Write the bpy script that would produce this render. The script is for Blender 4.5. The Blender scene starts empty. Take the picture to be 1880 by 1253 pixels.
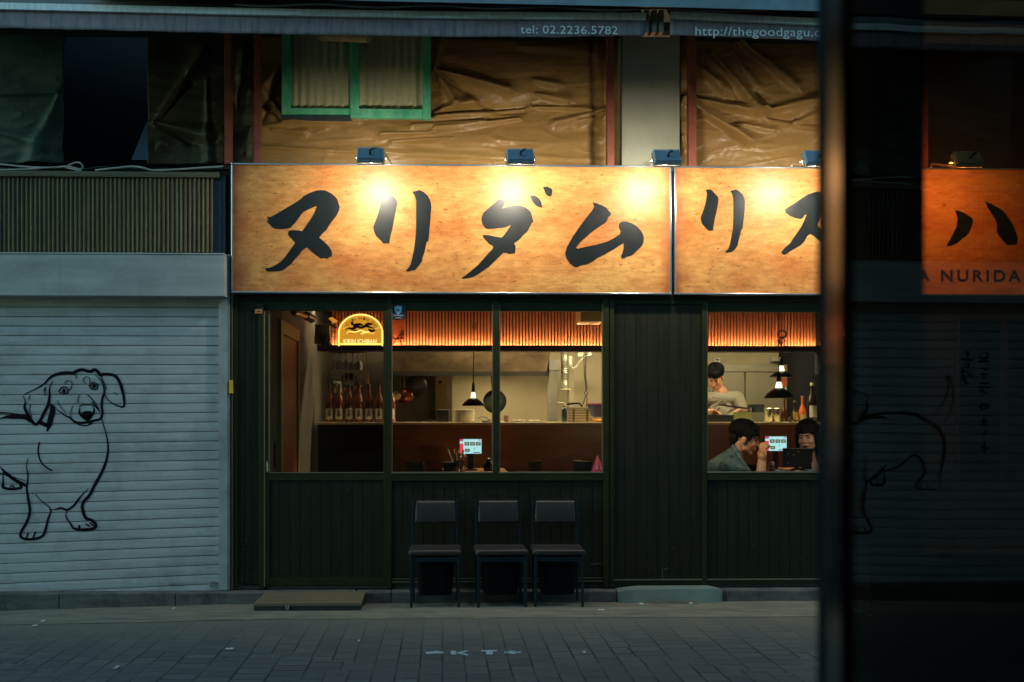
import bpy, bmesh, math, random
from math import radians as R, sin, cos, pi, tan
from mathutils.geometry import tessellate_polygon
from mathutils import Vector, Matrix, Euler, noise
random.seed(7)
C = bpy.context.scene.collection
SC = bpy.context.scene

# ---------------------------------------------------------------- camera, world, exposure
FPX, PPX, PPY, YAW = 1827.8, 866.0, 767.0, R(1.6)
CAM = Vector((0, -8.0, 1.47))
cd = bpy.data.cameras.new("camera"); cam = bpy.data.objects.new("camera", cd); C.objects.link(cam)
cam.location = CAM
cam.rotation_euler = (R(90), 0, -YAW)
cd.lens = 35; cd.sensor_width = 36; cd.sensor_fit = 'HORIZONTAL'
cd.shift_x = (940 - PPX) / 1880; cd.shift_y = (PPY - 626.5) / 1880
cd.clip_start = 0.05; cd.clip_end = 300
cd.dof.use_dof = True; cd.dof.focus_distance = 8.1; cd.dof.aperture_fstop = 3.2
SC.camera = cam
w = bpy.data.worlds.new("World"); SC.world = w; w.use_nodes = True
nt = w.node_tree; bg = nt.nodes['Background']
sky = nt.nodes.new('ShaderNodeTexSky'); sky.sky_type = 'NISHITA'; sky.sun_disc = False
sky.sun_elevation = R(25.0); sky.sun_rotation = R(250); sky.air_density = 1.0; sky.ozone_density = 3.0
tint = nt.nodes.new('ShaderNodeMix'); tint.data_type = 'RGBA'; tint.blend_type = 'MULTIPLY'
tint.inputs[0].default_value = 1.0
nt.links.new(sky.outputs[0], tint.inputs[6]); tint.inputs[7].default_value = (0.62, 1.0, 0.90, 1)
nt.links.new(tint.outputs[2], bg.inputs[0]); bg.inputs[1].default_value = 0.15
vs = SC.view_settings; vs.view_transform = 'Standard'; vs.look = 'None'; vs.exposure = 0.38; vs.gamma = 1.0
SC.cycles.max_bounces = 8; SC.cycles.diffuse_bounces = 3; SC.cycles.glossy_bounces = 4
SC.cycles.transparent_max_bounces = 16; SC.cycles.use_denoising = True
SC.cycles.sample_clamp_indirect = 6; SC.cycles.caustics_reflective = False; SC.cycles.caustics_refractive = False
LAMP_L, LED_L, KITCH_L, DINE_L = 208, 18, 62, 30

def W(px, py, Y=0.0):
    """a point of the real plane at depth Y that the photo shows at (px, py)"""
    cx = (px - PPX) / FPX; cz = (PPY - py) / FPX
    dx = sin(YAW) + cx * cos(YAW); dy = cos(YAW) - cx * sin(YAW)
    t = (Y - CAM.y) / dy
    return Vector((CAM.x + dx * t, Y, CAM.z + cz * t))
def X(px, Y=0.0): return W(px, 767, Y).x
def Z(py, Y=0.0, px=815): return W(px, py, Y).z

# ---------------------------------------------------------------- materials
MATS = {}
def mat(name, col=(.5,.5,.5), rough=.6, metal=0., var=.18, vs_=6., stretch=(1,1,1), bump=.08, bs=60., col2=None,
        spec=.5, emit=None, es=0., dirt=0., dirtcol=(.02,.022,.025), coat=0., ds=(1,1,1)):
    if name in MATS: return MATS[name]
    m = bpy.data.materials.new(name); m.use_nodes = True; n = m.node_tree.nodes; l = m.node_tree.links
    p = n['Principled BSDF']
    p.inputs['Roughness'].default_value = rough; p.inputs['Metallic'].default_value = metal
    p.inputs['Specular IOR Level'].default_value = spec; p.inputs['Coat Weight'].default_value = coat
    tc = n.new('ShaderNodeTexCoord'); mp = n.new('ShaderNodeMapping'); mp.inputs['Scale'].default_value = stretch
    l.new(tc.outputs['Object'], mp.inputs[0])
    nz = n.new('ShaderNodeTexNoise'); nz.inputs['Scale'].default_value = vs_; nz.inputs['Detail'].default_value = 6
    nz.inputs['Roughness'].default_value = .65; l.new(mp.outputs[0], nz.inputs['Vector'])
    rp = n.new('ShaderNodeValToRGB'); rp.color_ramp.elements[0].position = .3; rp.color_ramp.elements[1].position = .7
    c2 = col2 or tuple(min(1, c * (1 + var)) for c in col); c1 = tuple(c * (1 - var) for c in col) if not col2 else col
    rp.color_ramp.elements[0].color = (*c1, 1); rp.color_ramp.elements[1].color = (*c2, 1)
    l.new(nz.outputs['Fac'], rp.inputs[0]); out = rp.outputs[0]
    if dirt:
        nd = n.new('ShaderNodeTexNoise'); nd.inputs['Scale'].default_value = 2.3; nd.inputs['Detail'].default_value = 8
        nd.inputs['Roughness'].default_value = .75; md = n.new('ShaderNodeMapping'); md.inputs['Scale'].default_value = ds; l.new(tc.outputs['Object'], md.inputs[0]); l.new(md.outputs[0], nd.inputs['Vector'])
        rd = n.new('ShaderNodeValToRGB'); rd.color_ramp.elements[0].position = .48; rd.color_ramp.elements[1].position = .72
        rd.color_ramp.elements[0].color = (0,0,0,1); rd.color_ramp.elements[1].color = (dirt,)*3 + (1,)
        l.new(nd.outputs['Fac'], rd.inputs[0])
        mx = n.new('ShaderNodeMix'); mx.data_type = 'RGBA'; l.new(rd.outputs[0], mx.inputs[0])
        l.new(out, mx.inputs[6]); mx.inputs[7].default_value = (*dirtcol, 1); out = mx.outputs[2]
    l.new(out, p.inputs['Base Color'])
    if metal < .5 or rough > .25:
        mr = n.new('ShaderNodeMapRange'); mr.inputs[3].default_value = max(.03, rough - .1); mr.inputs[4].default_value = min(1, rough + .12)
        l.new(nz.outputs['Fac'], mr.inputs[0]); l.new(mr.outputs[0], p.inputs['Roughness'])
    if bump:
        nb = n.new('ShaderNodeTexNoise'); nb.inputs['Scale'].default_value = bs; nb.inputs['Detail'].default_value = 4
        l.new(mp.outputs[0], nb.inputs['Vector'])
        b = n.new('ShaderNodeBump'); b.inputs['Strength'].default_value = bump; b.inputs['Distance'].default_value = .01
        l.new(nb.outputs['Fac'], b.inputs['Height']); l.new(b.outputs[0], p.inputs['Normal'])
    if emit:
        p.inputs['Emission Color'].default_value = (*emit, 1); p.inputs['Emission Strength'].default_value = es
    MATS[name] = m; return m

def emat(name, col, s):
    if name in MATS: return MATS[name]
    m = bpy.data.materials.new(name); m.use_nodes = True; n = m.node_tree.nodes; l = m.node_tree.links
    n.clear(); o = n.new('ShaderNodeOutputMaterial'); e = n.new('ShaderNodeEmission')
    e.inputs[0].default_value = (*col, 1); e.inputs[1].default_value = s; l.new(e.outputs[0], o.inputs[0])
    MATS[name] = m; return m

def glass(name, tintc=(.93,.95,.93), refl=1.0, bump=0., bscale=(1,1,1), rough=.0, ior=1.5):
    if name in MATS: return MATS[name]
    m = bpy.data.materials.new(name); m.use_nodes = True; n = m.node_tree.nodes; l = m.node_tree.links
    n.clear(); o = n.new('ShaderNodeOutputMaterial'); mx = n.new('ShaderNodeMixShader')
    t = n.new('ShaderNodeBsdfTransparent'); t.inputs[0].default_value = (*tintc, 1)
    g = n.new('ShaderNodeBsdfGlossy'); g.inputs['Roughness'].default_value = rough
    f = n.new('ShaderNodeFresnel'); f.inputs[0].default_value = ior
    mm = n.new('ShaderNodeMath'); mm.operation = 'MULTIPLY'; mm.inputs[1].default_value = refl
    ge = n.new('ShaderNodeNewGeometry'); iv = n.new('ShaderNodeMath'); iv.operation = 'SUBTRACT'; iv.inputs[0].default_value = 1.0; l.new(ge.outputs['Backfacing'], iv.inputs[1])
    m3 = n.new('ShaderNodeMath'); m3.operation = 'MULTIPLY'; l.new(f.outputs[0], m3.inputs[0]); l.new(iv.outputs[0], m3.inputs[1]); l.new(m3.outputs[0], mm.inputs[0]); l.new(mm.outputs[0], mx.inputs[0]); l.new(t.outputs[0], mx.inputs[1]); l.new(g.outputs[0], mx.inputs[2])
    l.new(mx.outputs[0], o.inputs[0])
    if bump:
        tc = n.new('ShaderNodeTexCoord'); mp = n.new('ShaderNodeMapping'); mp.inputs['Scale'].default_value = bscale
        nb = n.new('ShaderNodeTexNoise'); nb.inputs['Scale'].default_value = 1; nb.inputs['Detail'].default_value = 1
        l.new(tc.outputs['Object'], mp.inputs[0]); l.new(mp.outputs[0], nb.inputs['Vector'])
        b = n.new('ShaderNodeBump'); b.inputs['Strength'].default_value = bump; b.inputs['Distance'].default_value = .01
        l.new(nb.outputs['Fac'], b.inputs['Height']); l.new(b.outputs[0], g.inputs['Normal'])
    MATS[name] = m; return m

# ---------------------------------------------------------------- mesh building
class MB:
    def __init__(s): s.v = []; s.f = []; s.smooth = False
    def add(s, vs, fs):
        o = len(s.v); s.v += [Vector(v) for v in vs]; s.f += [tuple(i + o for i in f) for f in fs]; return s
    def box(s, x0, x1, y0, y1, z0, z1, rot=None, c=None):
        vs = [Vector((x, y, z)) for x in (x0, x1) for y in (y0, y1) for z in (z0, z1)]
        if rot:
            c = Vector(c) if c else Vector(((x0+x1)/2, (y0+y1)/2, (z0+z1)/2)); m = Euler(rot).to_matrix()
            vs = [c + m @ (v - c) for v in vs]
        return s.add(vs, [(0,1,3,2),(4,6,7,5),(0,4,5,1),(2,3,7,6),(0,2,6,4),(1,5,7,3)])
    def quadbox(s, a, b, c, d, n):
        """slab with front face a b c d and back face offset by n"""
        n = Vector(n); vs = [a, b, c, d] + [Vector(q) + n for q in (a, b, c, d)]
        return s.add(vs, [(0,1,2,3),(7,6,5,4),(0,4,5,1),(1,5,6,2),(2,6,7,3),(3,7,4,0)])
    def rbox(s, x0, x1, y0, y1, z0, z1, r=.01, rot=None, c=None, seg=3):
        """box rounded in all edges"""
        bm = bmesh.new(); bmesh.ops.create_cube(bm, size=1)
        for v in bm.verts: v.co = Vector(((x0+x1)/2 + v.co.x*(x1-x0), (y0+y1)/2 + v.co.y*(y1-y0), (z0+z1)/2 + v.co.z*(z1-z0)))
        bmesh.ops.bevel(bm, geom=bm.edges[:], offset=r, segments=seg, affect='EDGES', profile=.5)
        if rot:
            cc = Vector(c) if c else Vector(((x0+x1)/2, (y0+y1)/2, (z0+z1)/2)); m = Euler(rot).to_matrix()
            for v in bm.verts: v.co = cc + m @ (v.co - cc)
        bm.verts.index_update(); s.add([v.co.copy() for v in bm.verts], [tuple(v.index for v in f.verts) for f in bm.faces]); bm.free(); return s
    def tube(s, pts, r, seg=8, cap=True):
        pts = [Vector(p) for p in pts]; rs = r if isinstance(r, (list, tuple)) else [r] * len(pts)
        o = len(s.v); prev = None
        for i, p in enumerate(pts):
            d = (pts[min(i+1, len(pts)-1)] - pts[max(i-1, 0)]).normalized()
            if prev is None: u = d.orthogonal().normalized()
            else: u = (prev - d * prev.dot(d)).normalized()
            prev = u; w_ = d.cross(u)
            for k in range(seg):
                a = 2*pi*k/seg; s.v.append(p + (u*cos(a) + w_*sin(a)) * rs[i])
        for i in range(len(pts)-1):
            for k in range(seg):
                a = o + i*seg + k; b = o + i*seg + (k+1) % seg
                s.f.append((a, b, b+seg, a+seg))
        if cap:
            s.f.append(tuple(o + k for k in range(seg))[::-1]); s.f.append(tuple(o + (len(pts)-1)*seg + k for k in range(seg)))
        return s
    def lathe(s, prof, c=(0,0,0), seg=24, m=None):
        c = Vector(c); o = len(s.v); n = len(prof)
        for r, z in prof:
            for k in range(seg):
                a = 2*pi*k/seg; p = Vector((r*cos(a), r*sin(a), z)); s.v.append(c + (m @ p if m else p))
        for i in range(n-1):
            for k in range(seg):
                a = o+i*seg+k; b = o+i*seg+(k+1) % seg; s.f.append((a, b, b+seg, a+seg))
        if prof[0][0] > 1e-5: s.f.append(tuple(o+k for k in range(seg))[::-1])
        if prof[-1][0] > 1e-5: s.f.append(tuple(o+(n-1)*seg+k for k in range(seg)))
        return s
    def grid(s, fn, nu, nv):
        o = len(s.v)
        for j in range(nv+1):
            for i in range(nu+1): s.v.append(Vector(fn(i/nu, j/nv)))
        for j in range(nv):
            for i in range(nu):
                a = o + j*(nu+1) + i; s.f.append((a, a+1, a+nu+2, a+nu+1))
        return s
    def prism(s, pts, depth):
        """outline (list of 3D points in one plane) extruded by vector depth"""
        pts = [Vector(p) for p in pts]; n = len(pts); d = Vector(depth); tri = [tuple(t) for t in tessellate_polygon([pts])]
        s.add([Vector(p) for p in pts] + [Vector(p) + d for p in pts],
              tri + [tuple(i+n for i in t[::-1]) for t in tri] + [(i, i+n, (i+1) % n + n, (i+1) % n) for i in range(n)])
        return s
    def build(s, name, m, parent=None, smooth=False, solid=0., bevel=0.):
        off = parent.matrix_world.translation if parent is not None else Vector((0,0,0))
        if parent is not None:
            off = Vector(parent.location); q = parent.parent
            while q is not None: off = off + q.location; q = q.parent
        me = bpy.data.meshes.new(name); me.from_pydata([v - off for v in s.v], [], s.f); me.update()
        bm = bmesh.new(); bm.from_mesh(me); bmesh.ops.recalc_face_normals(bm, faces=bm.faces)
        if bevel: bmesh.ops.bevel(bm, geom=[e for e in bm.edges if len(e.link_faces) == 2 and e.calc_face_angle(0) > .5], offset=bevel, segments=2, affect='EDGES', profile=.5)
        bm.to_mesh(me); bm.free()
        if smooth:
            me.shade_smooth()
            if smooth != 'all': me.set_sharp_from_angle(angle=R(40))
        me.materials.append(m)
        o = bpy.data.objects.new(name, me); C.objects.link(o)
        if parent is not None: o.parent = parent
        if solid:
            sm = o.modifiers.new('solid', 'SOLIDIFY'); sm.thickness = solid; sm.offset = 0
        return o
def B(*a, **k): return MB().box(*a, **k)

def tag(o, label, cat, group=None, kind=None):
    o['label'] = label; o['category'] = cat
    if group: o['group'] = group
    if kind: o['kind'] = kind
    return o
def thing(name, label, cat, loc=(0,0,0), group=None):
    o = bpy.data.objects.new(name, None); C.objects.link(o); o.location = loc; o.empty_display_size = .1
    return tag(o, label, cat, group)
def struct(o): o['kind'] = 'structure'; return o
def copy_tree(o, parent=None):
    c = o.copy(); C.objects.link(c); c.parent = parent
    for ch in [x for x in bpy.data.objects if x.parent == o and x is not c]: copy_tree(ch, c)
    return c
def dup(root, loc, label, rz=None):
    kids = {}
    def rec(o, par):
        ch = list(o.children); c = o.copy(); C.objects.link(c); c.parent = par
        for k in ch: rec(k, c)
        return c
    c = rec(root, None); c.location = loc
    if rz is not None: c.rotation_euler.z = rz
    c['label'] = label; return c

def ribbon(mb, pts, w0, w1=None, Y=None, thick=.0015, taper=False, close=False, nrm=None):
    """flat painted stroke through world points; width in metres"""
    pts = [Vector(p) for p in pts]
    # catmull-rom resample
    if len(pts) > 2:
        q = []
        n = len(pts)
        for i in range(n-1):
            p0 = pts[max(i-1,0)]; p1 = pts[i]; p2 = pts[i+1]; p3 = pts[min(i+2,n-1)]
            for k in range(5):
                t = k/5; q.append(.5*((2*p1)+(-p0+p2)*t+(2*p0-5*p1+4*p2-p3)*t*t+(-p0+3*p1-3*p2+p3)*t**3))
        q.append(pts[-1]); pts = q
    n = len(pts); nr = nrm or Vector((0,-1,0)); vs = []; fs = []
    for i, p in enumerate(pts):
        d = (pts[min(i+1,n-1)] - pts[max(i-1,0)]).normalized(); sd = d.cross(nr).normalized()
        u = i/(n-1); ww = (w0 + ((w1 if w1 is not None else w0) - w0)*u)
        if taper: ww *= max(.25, min(1, 4*u, 4*(1-u)))
        vs += [p + sd*ww/2, p - sd*ww/2, p + sd*ww/2 - nr*thick, p - sd*ww/2 - nr*thick]
    for i in range(n-1):
        a = i*4; fs += [(a,a+1,a+5,a+4),(a+2,a+6,a+7,a+3),(a,a+4,a+6,a+2),(a+1,a+3,a+7,a+5)]
    fs += [(0,2,3,1), (4*n-4,4*n-3,4*n-1,4*n-2)]
    mb.add(vs, fs)

def text(name, s, m, parent, c, h, width=None, Yn=-1, extr=.002, shear=0., rot=(R(90),0,0), off=.0, spacing=1.0):
    """raised lettering: s centred at c, cap height h"""
    cu = bpy.data.curves.new(name, 'FONT'); cu.body = s; cu.size = 1; cu.align_x = 'CENTER'; cu.align_y = 'CENTER'
    cu.extrude = 0; cu.shear = shear; cu.offset = off; cu.space_character = spacing
    o = bpy.data.objects.new(name, cu); C.objects.link(o)
    dg = bpy.context.evaluated_depsgraph_get(); me = bpy.data.meshes.new_from_object(o.evaluated_get(dg))
    bpy.data.objects.remove(o); bpy.data.curves.remove(cu)
    xs = [v.co.x for v in me.vertices]; ys = [v.co.y for v in me.vertices]
    x0, x1, y0, y1 = min(xs), max(xs), min(ys), max(ys)
    sy = h/(y1-y0); sx = (width/(x1-x0)) if width else sy
    rm = Euler(rot).to_matrix()
    mb = MB(); vs = []
    for v in me.vertices: vs.append(Vector(c) + rm @ Vector(((v.co.x-(x0+x1)/2)*sx, (v.co.y-(y0+y1)/2)*sy, 0)))
    mb.add(vs, [tuple(p.vertices) for p in me.polygons]); bpy.data.meshes.remove(me)
    return mb.build(name, m, parent)

def blob(name, parts, m, parent, voxel=.004, smooth=4, pre=None):
    """one continuous skin round ellipsoids ('e',c,radii[,rot]) and tapered capsules ('c',p0,p1,r0,r1)"""
    mb = MB()
    for q in parts:
        if q[0] == 'e':
            rm = Euler(q[3]).to_matrix() if len(q) > 3 else Matrix.Identity(3)
            prof = [(sin(pi*i/14), -cos(pi*i/14)) for i in range(15)]
            vs = MB().lathe([(max(a,1e-6),b) for a,b in prof], seg=20)
            mb.add([Vector(q[1]) + rm @ Vector((v.x*q[2][0], v.y*q[2][1], v.z*q[2][2])) for v in vs.v], vs.f)
        else:
            p0, p1, r0, r1 = Vector(q[1]), Vector(q[2]), q[3], q[4]; d = (p1-p0); L = d.length; d.normalize()
            pts = []; rs = []
            for i in range(7): a = pi/2*i/6; pts.append(p0 - d*r0*cos(a)); rs.append(max(r0*sin(a), 1e-4))
            for i in range(1, 8): a = pi/2*i/7; pts.append(p1 + d*r1*sin(a)); rs.append(max(r1*cos(a), 1e-4))
            if L > 1e-6: mb.tube(pts, rs, 16)
    if pre: mb.v = [pre @ v for v in mb.v]
    me = bpy.data.meshes.new(name); me.from_pydata(mb.v, [], mb.f); me.update()
    bm = bmesh.new(); bm.from_mesh(me); bmesh.ops.recalc_face_normals(bm, faces=bm.faces); bm.to_mesh(me); bm.free()
    t = bpy.data.objects.new('t', me); C.objects.link(t)
    rmod = t.modifiers.new('r', 'REMESH'); rmod.mode = 'VOXEL'; rmod.voxel_size = voxel
    s = t.modifiers.new('s', 'SMOOTH'); s.iterations = smooth; s.factor = .5
    dg = bpy.context.evaluated_depsgraph_get(); out = bpy.data.meshes.new_from_object(t.evaluated_get(dg))
    bpy.data.objects.remove(t); bpy.data.meshes.remove(me)
    off = Vector((0,0,0)); q = parent
    while q is not None: off += q.location; q = q.parent
    for v in out.vertices: v.co -= off
    out.shade_smooth(); out.materials.clear(); out.materials.append(m); out.name = name
    o = bpy.data.objects.new(name, out); C.objects.link(o); o.parent = parent
    return o
# ================================================================ STREET
def gz(x, y):
    t = max(0, min(1, (-.12 - y)/.4)); z = .04*t*t*(3-2*t)
    z -= .047*max(0, min(1.6, (-1.7 - x)/1.9))
    return z + .003*noise.noise(Vector((x*1.3, y*1.3, 0)))
def paver_mat():
    m = mat('pavers', (.105,.115,.108), .7, var=.3, vs_=30, bump=.5, bs=120)
    n = m.node_tree.nodes; l = m.node_tree.links; p = n['Principled BSDF']
    tc = n.new('ShaderNodeTexCoord')
    nz = n.new('ShaderNodeTexNoise'); nz.inputs['Scale'].default_value = 2.0; nz.inputs['Detail'].default_value = 2
    l.new(tc.outputs['Object'], nz.inputs['Vector'])
    mx = n.new('ShaderNodeMix'); mx.data_type = 'VECTOR'; mx.inputs[0].default_value = .016
    l.new(tc.outputs['Object'], mx.inputs[4]); l.new(nz.outputs['Color'], mx.inputs[5])
    br = n.new('ShaderNodeTexBrick'); br.inputs['Scale'].default_value = 1.0; br.offset = .5; br.squash = 1
    br.inputs['Brick Width'].default_value = .172; br.inputs['Row Height'].default_value = .128
    br.inputs['Mortar Size'].default_value = .0065; br.inputs['Mortar Smooth'].default_value = .35; br.inputs['Bias'].default_value = 0
    br.inputs['Color1'].default_value = (.082,.093,.09,1); br.inputs['Color2'].default_value = (.145,.152,.14,1); br.inputs['Mortar'].default_value = (.010,.014,.017,1)
    rm = n.new('ShaderNodeMapping'); rm.inputs['Rotation'].default_value = (0,0,R(90)); l.new(mx.outputs[1], rm.inputs[0]); l.new(rm.outputs[0], br.inputs['Vector'])
    b2 = n.new('ShaderNodeTexBrick'); b2.inputs['Scale'].default_value = 1.0; b2.offset = .5; b2.inputs['Brick Width'].default_value = .115; b2.inputs['Row Height'].default_value = .19
    b2.inputs['Mortar Size'].default_value = .0075; b2.inputs['Mortar Smooth'].default_value = .4
    for k_ in ('Color1','Color2','Mortar'): b2.inputs[k_].default_value = br.inputs[k_].default_value
    l.new(rm.outputs[0], b2.inputs['Vector'])
    n3 = n.new('ShaderNodeTexVoronoi'); n3.inputs['Scale'].default_value = 1.3; l.new(tc.outputs['Object'], n3.inputs['Vector'])
    s3 = n.new('ShaderNodeSeparateColor'); l.new(n3.outputs['Color'], s3.inputs[0]); g3 = n.new('ShaderNodeMath'); g3.operation = 'GREATER_THAN'; g3.inputs[1].default_value = .62; l.new(s3.outputs[0], g3.inputs[0])
    mc = n.new('ShaderNodeMix'); mc.data_type = 'RGBA'; l.new(g3.outputs[0], mc.inputs[0]); l.new(br.outputs['Color'], mc.inputs[6]); l.new(b2.outputs['Color'], mc.inputs[7])
    mf = n.new('ShaderNodeMix'); mf.data_type = 'FLOAT'; l.new(g3.outputs[0], mf.inputs[0]); l.new(br.outputs['Fac'], mf.inputs[2]); l.new(b2.outputs['Fac'], mf.inputs[3])
    BC, BF = mc.outputs[2], mf.outputs[0]
    # patchy joints: dust fills some of them
    n2 = n.new('ShaderNodeTexNoise'); n2.inputs['Scale'].default_value = 3.2; n2.inputs['Detail'].default_value = 5; l.new(tc.outputs['Object'], n2.inputs['Vector'])
    r2 = n.new('ShaderNodeValToRGB'); r2.color_ramp.elements[0].position = .42; r2.color_ramp.elements[1].position = .62; l.new(n2.outputs['Fac'], r2.inputs[0])
    old = p.inputs['Base Color'].links[0].from_socket
    m1 = n.new('ShaderNodeMix'); m1.data_type = 'RGBA'; l.new(r2.outputs[0], m1.inputs[0]); l.new(old, m1.inputs[6]); l.new(BC, m1.inputs[7])
    m2 = n.new('ShaderNodeMix'); m2.data_type = 'RGBA'; m2.inputs[0].default_value = .35; l.new(m1.outputs[2], m2.inputs[6]); l.new(BC, m2.inputs[7])
    # dust swept up beside the gutter
    sy = n.new('ShaderNodeSeparateXYZ'); l.new(tc.outputs['Object'], sy.inputs[0])
    r5 = n.new('ShaderNodeMapRange'); r5.inputs[1].default_value = -1.9; r5.inputs[2].default_value = -.8; l.new(sy.outputs[1], r5.inputs[0])
    a5 = n.new('ShaderNodeMath'); a5.operation = 'MULTIPLY_ADD'; l.new(n2.outputs['Fac'], a5.inputs[0]); a5.inputs[1].default_value = 1.3; l.new(r5.outputs[0], a5.inputs[2])
    r6 = n.new('ShaderNodeMapRange'); r6.inputs[1].default_value = .75; r6.inputs[2].default_value = 1.55; r6.inputs[4].default_value = .85; l.new(a5.outputs[0], r6.inputs[0])
    m6 = n.new('ShaderNodeMix'); m6.data_type = 'RGBA'; l.new(r6.outputs[0], m6.inputs[0]); l.new(m2.outputs[2], m6.inputs[6]); m6.inputs[7].default_value = (.17,.165,.13,1)
    l.new(m6.outputs[2], p.inputs['Base Color'])
    b = n.new('ShaderNodeBump'); b.inputs['Strength'].default_value = .55; b.inputs['Distance'].default_value = .006; b.invert = True
    l.new(BF, b.inputs['Height']); l.new(p.inputs['Normal'].links[0].from_socket, b.inputs['Normal']); l.new(b.outputs[0], p.inputs['Normal'])
    return m
g = MB().grid(lambda u, v: (-16 + 32*u, -9.15 + 9.35*v, gz(-16 + 32*u, -9.15 + 9.35*v)), 260, 150)
struct(g.build('street', paver_mat(), smooth='all'))
M_conc = mat('concrete', (.2,.195,.175), .85, var=.25, vs_=5, bump=.3, bs=120, dirt=.6, dirtcol=(.07,.075,.07))
M_gut = mat('gutter_concrete', (.24,.225,.17), .85, var=.3, vs_=3.5, stretch=(1,4,1), bump=.6, bs=110, dirt=.8, dirtcol=(.09,.095,.09), ds=(1,3.5,1))
g = MB().grid(lambda u, v: (-9 + 18*u, -.92 - .07*noise.noise(Vector((u*14, 0, 3))) + v*(.82 + .07*noise.noise(Vector((u*14, 0, 3)))), gz(-9+18*u, -.92 + .82*v) + .003), 200, 12)
struct(g.build('gutter_strip', M_gut, smooth='all'))
M_kerb = mat('kerb_concrete', (.12,.12,.115), .85, var=.35, vs_=6, stretch=(1,1,4), bump=.6, bs=60, dirt=.95, dirtcol=(.02,.025,.032), ds=(2.2,1,1.2))
k = MB()
xs = [-9, -6.2, X(-60), X(120), X(330), X(655), X(720), X(905), X(1128), X(1325), X(1560), 5.4, 8]
for a, b in zip(xs, xs[1:]):
    k.rbox(a+.001, b-.001, -.12 + random.uniform(-.004,.004), .35, -.2, .092 + random.uniform(-.003,.003), r=.008, seg=2)
struct(k.build('kerb', M_kerb))

# concrete ramp patch
rp = thing('concrete_ramp', 'pale green-grey concrete patch bulging over the kerb below the vertical board panel', 'concrete ramp', (X(1230), -.15, 0))
def rampf(u, v):
    x0, x1 = X(1134,-.15), X(1326,-.15); x = x0 + (x1-x0)*u; e = min(1, u/.22, (1-u)/.1)
    e = max(0, e)**.5; top = .088 + .028*e
    z = top*min(1, max(0,(1-v)*1.0))*1.0; y = -.135 - .03*e*(1-v)
    if v < .25: return (x, -.02 - (.13)*(v/.25)*1.0, top)
    t = (v-.25)/.75
    return (x, -.15 - .035*e*t, top*(1-t) - .03*t + .004*noise.noise(Vector((x*9, t*3, 0))))
MB().grid(rampf, 60, 20).build('ramp_body', mat('ramp_paint', (.17,.23,.20), .8, var=.14, vs_=9, bump=.3, bs=80, dirt=.5, dirtcol=(.13,.15,.13)), rp, smooth='all')
# drain grate
dr = MB(); x0, x1 = X(1197,-.3), X(1282,-.3)
z = gz(0,-.27)+.01
for i in range(17):
    x = x0 + (x1-x0)*i/16; dr.box(x-.004, x+.004, -.30, -.22, z-.004, z+.006)
dr.box(x0-.01, x1+.01, -.31, -.30, z-.004, z+.007); dr.box(x0-.01, x1+.01, -.22, -.21, z-.004, z+.007)
tag(dr.build('drain_grate', mat('grate', (.28,.25,.2), .5, .4, bump=.1)), 'small rusty metal drain grate in the gutter below the concrete ramp', 'drain grate')
# street scraps
M_scrap = mat('paper_scrap', (.62,.62,.58), .8)
for i, (px, py, sx, sy, lab) in enumerate([(64,1139,.035,.02,'white paper scrap lying leftmost on the gutter below the dog drawing'),
        (79,1131,.03,.02,'crumpled white scrap beside another one near the kerb under the shutter'),
        (214,1222,.022,.03,'small white pebble-like scrap alone on the pavers at the bottom'),
        (421,1191,.05,.016,'short pale blue-white strip lying on the pavers left of the painted letters'),
        (659,1178,.015,.02,'tiny white scrap on the pavers right below the wooden step'),
        (1104,1123,.045,.02,'flat white scrap in the gutter right of the three chairs'),
        (1178,1108,.03,.03,'crumpled pinkish tissue at the left end of the drain grate'),
        (1268,1107,.03,.02,'white bit of paper at the right end of the drain grate'),
        (319,1113,.02,.02,'white cigarette end against the kerb under the shutter'),
        (1073,1201,.016,.02,'tiny white speck of litter right of the painted letters')]):
    d = 1828*1.43/(py-767); y = -8 + d; p = W(px, py, y); zz = gz(p.x, p.y) + .007
    s = MB().grid(lambda u, v: (p.x + (u-.5)*sx + .1*sx*noise.noise(Vector((u*3,v*3,i))), p.y + (v-.5)*sy*2, zz + .008*abs(noise.noise(Vector((u*2.5,v*2.5,i*7)))) ), 5, 5)
    tag(s.build('paper_scrap', M_scrap, solid=.001), lab, 'litter', 'scraps of litter on the street')
# painted letters on the pavers
pm = thing('painted_letters', 'faded pale blue letters sprayed on the pavers in front of the chairs', 'road marking', (X(868,-1.8), -1.9, .04))
M_road = mat('road_paint', (.42,.52,.54), .8, var=.5, vs_=30)
def RP(px, py):
    d = 1828*1.425/(py-767); p = W(px, py, -8+d); return Vector((p.x, p.y, gz(p.x,p.y)+.004))
up = Vector((0,0,-1))
for pts, wd in [([(782,1199),(800,1198),(814,1198)],.05), ([(789,1197),(806,1196)],.03),
                ([(832,1195),(833,1202)],.03),([(858,1195),(846,1198),(838,1199)],.03),([(840,1198),(848,1200),(859,1203)],.025),
                ([(884,1195),(899,1195),(912,1195)],.035),([(898,1195),(899,1202)],.04),
                ([(926,1198),(941,1198),(956,1198)],.03),([(940,1195),(941,1201)],.035)]:
    mb = MB(); ribbon(mb, [RP(*q) for q in pts], wd, nrm=Vector((0,0,1)), thick=.001); mb.build('letter_stroke', M_road, pm)
# opposite shop row behind the camera
ob = thing('opposite_building', 'dark two-storey shop building on the camera side of the street', 'building', (0,-9.3,0))
M_opp = mat('opposite_wall', (.10,.10,.10), .8)
o = MB(); o.box(-14, 14, -9.6, -9.2, -.1, 6.2); o.build('wall', M_opp, ob)
for i in range(5):
    B(-9+i*3.6, -6.4+i*3.6, -9.2, -9.17, .9, 2.6).build('window', mat('dark_glass',(.015,.017,.02),.08), ob)

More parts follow.
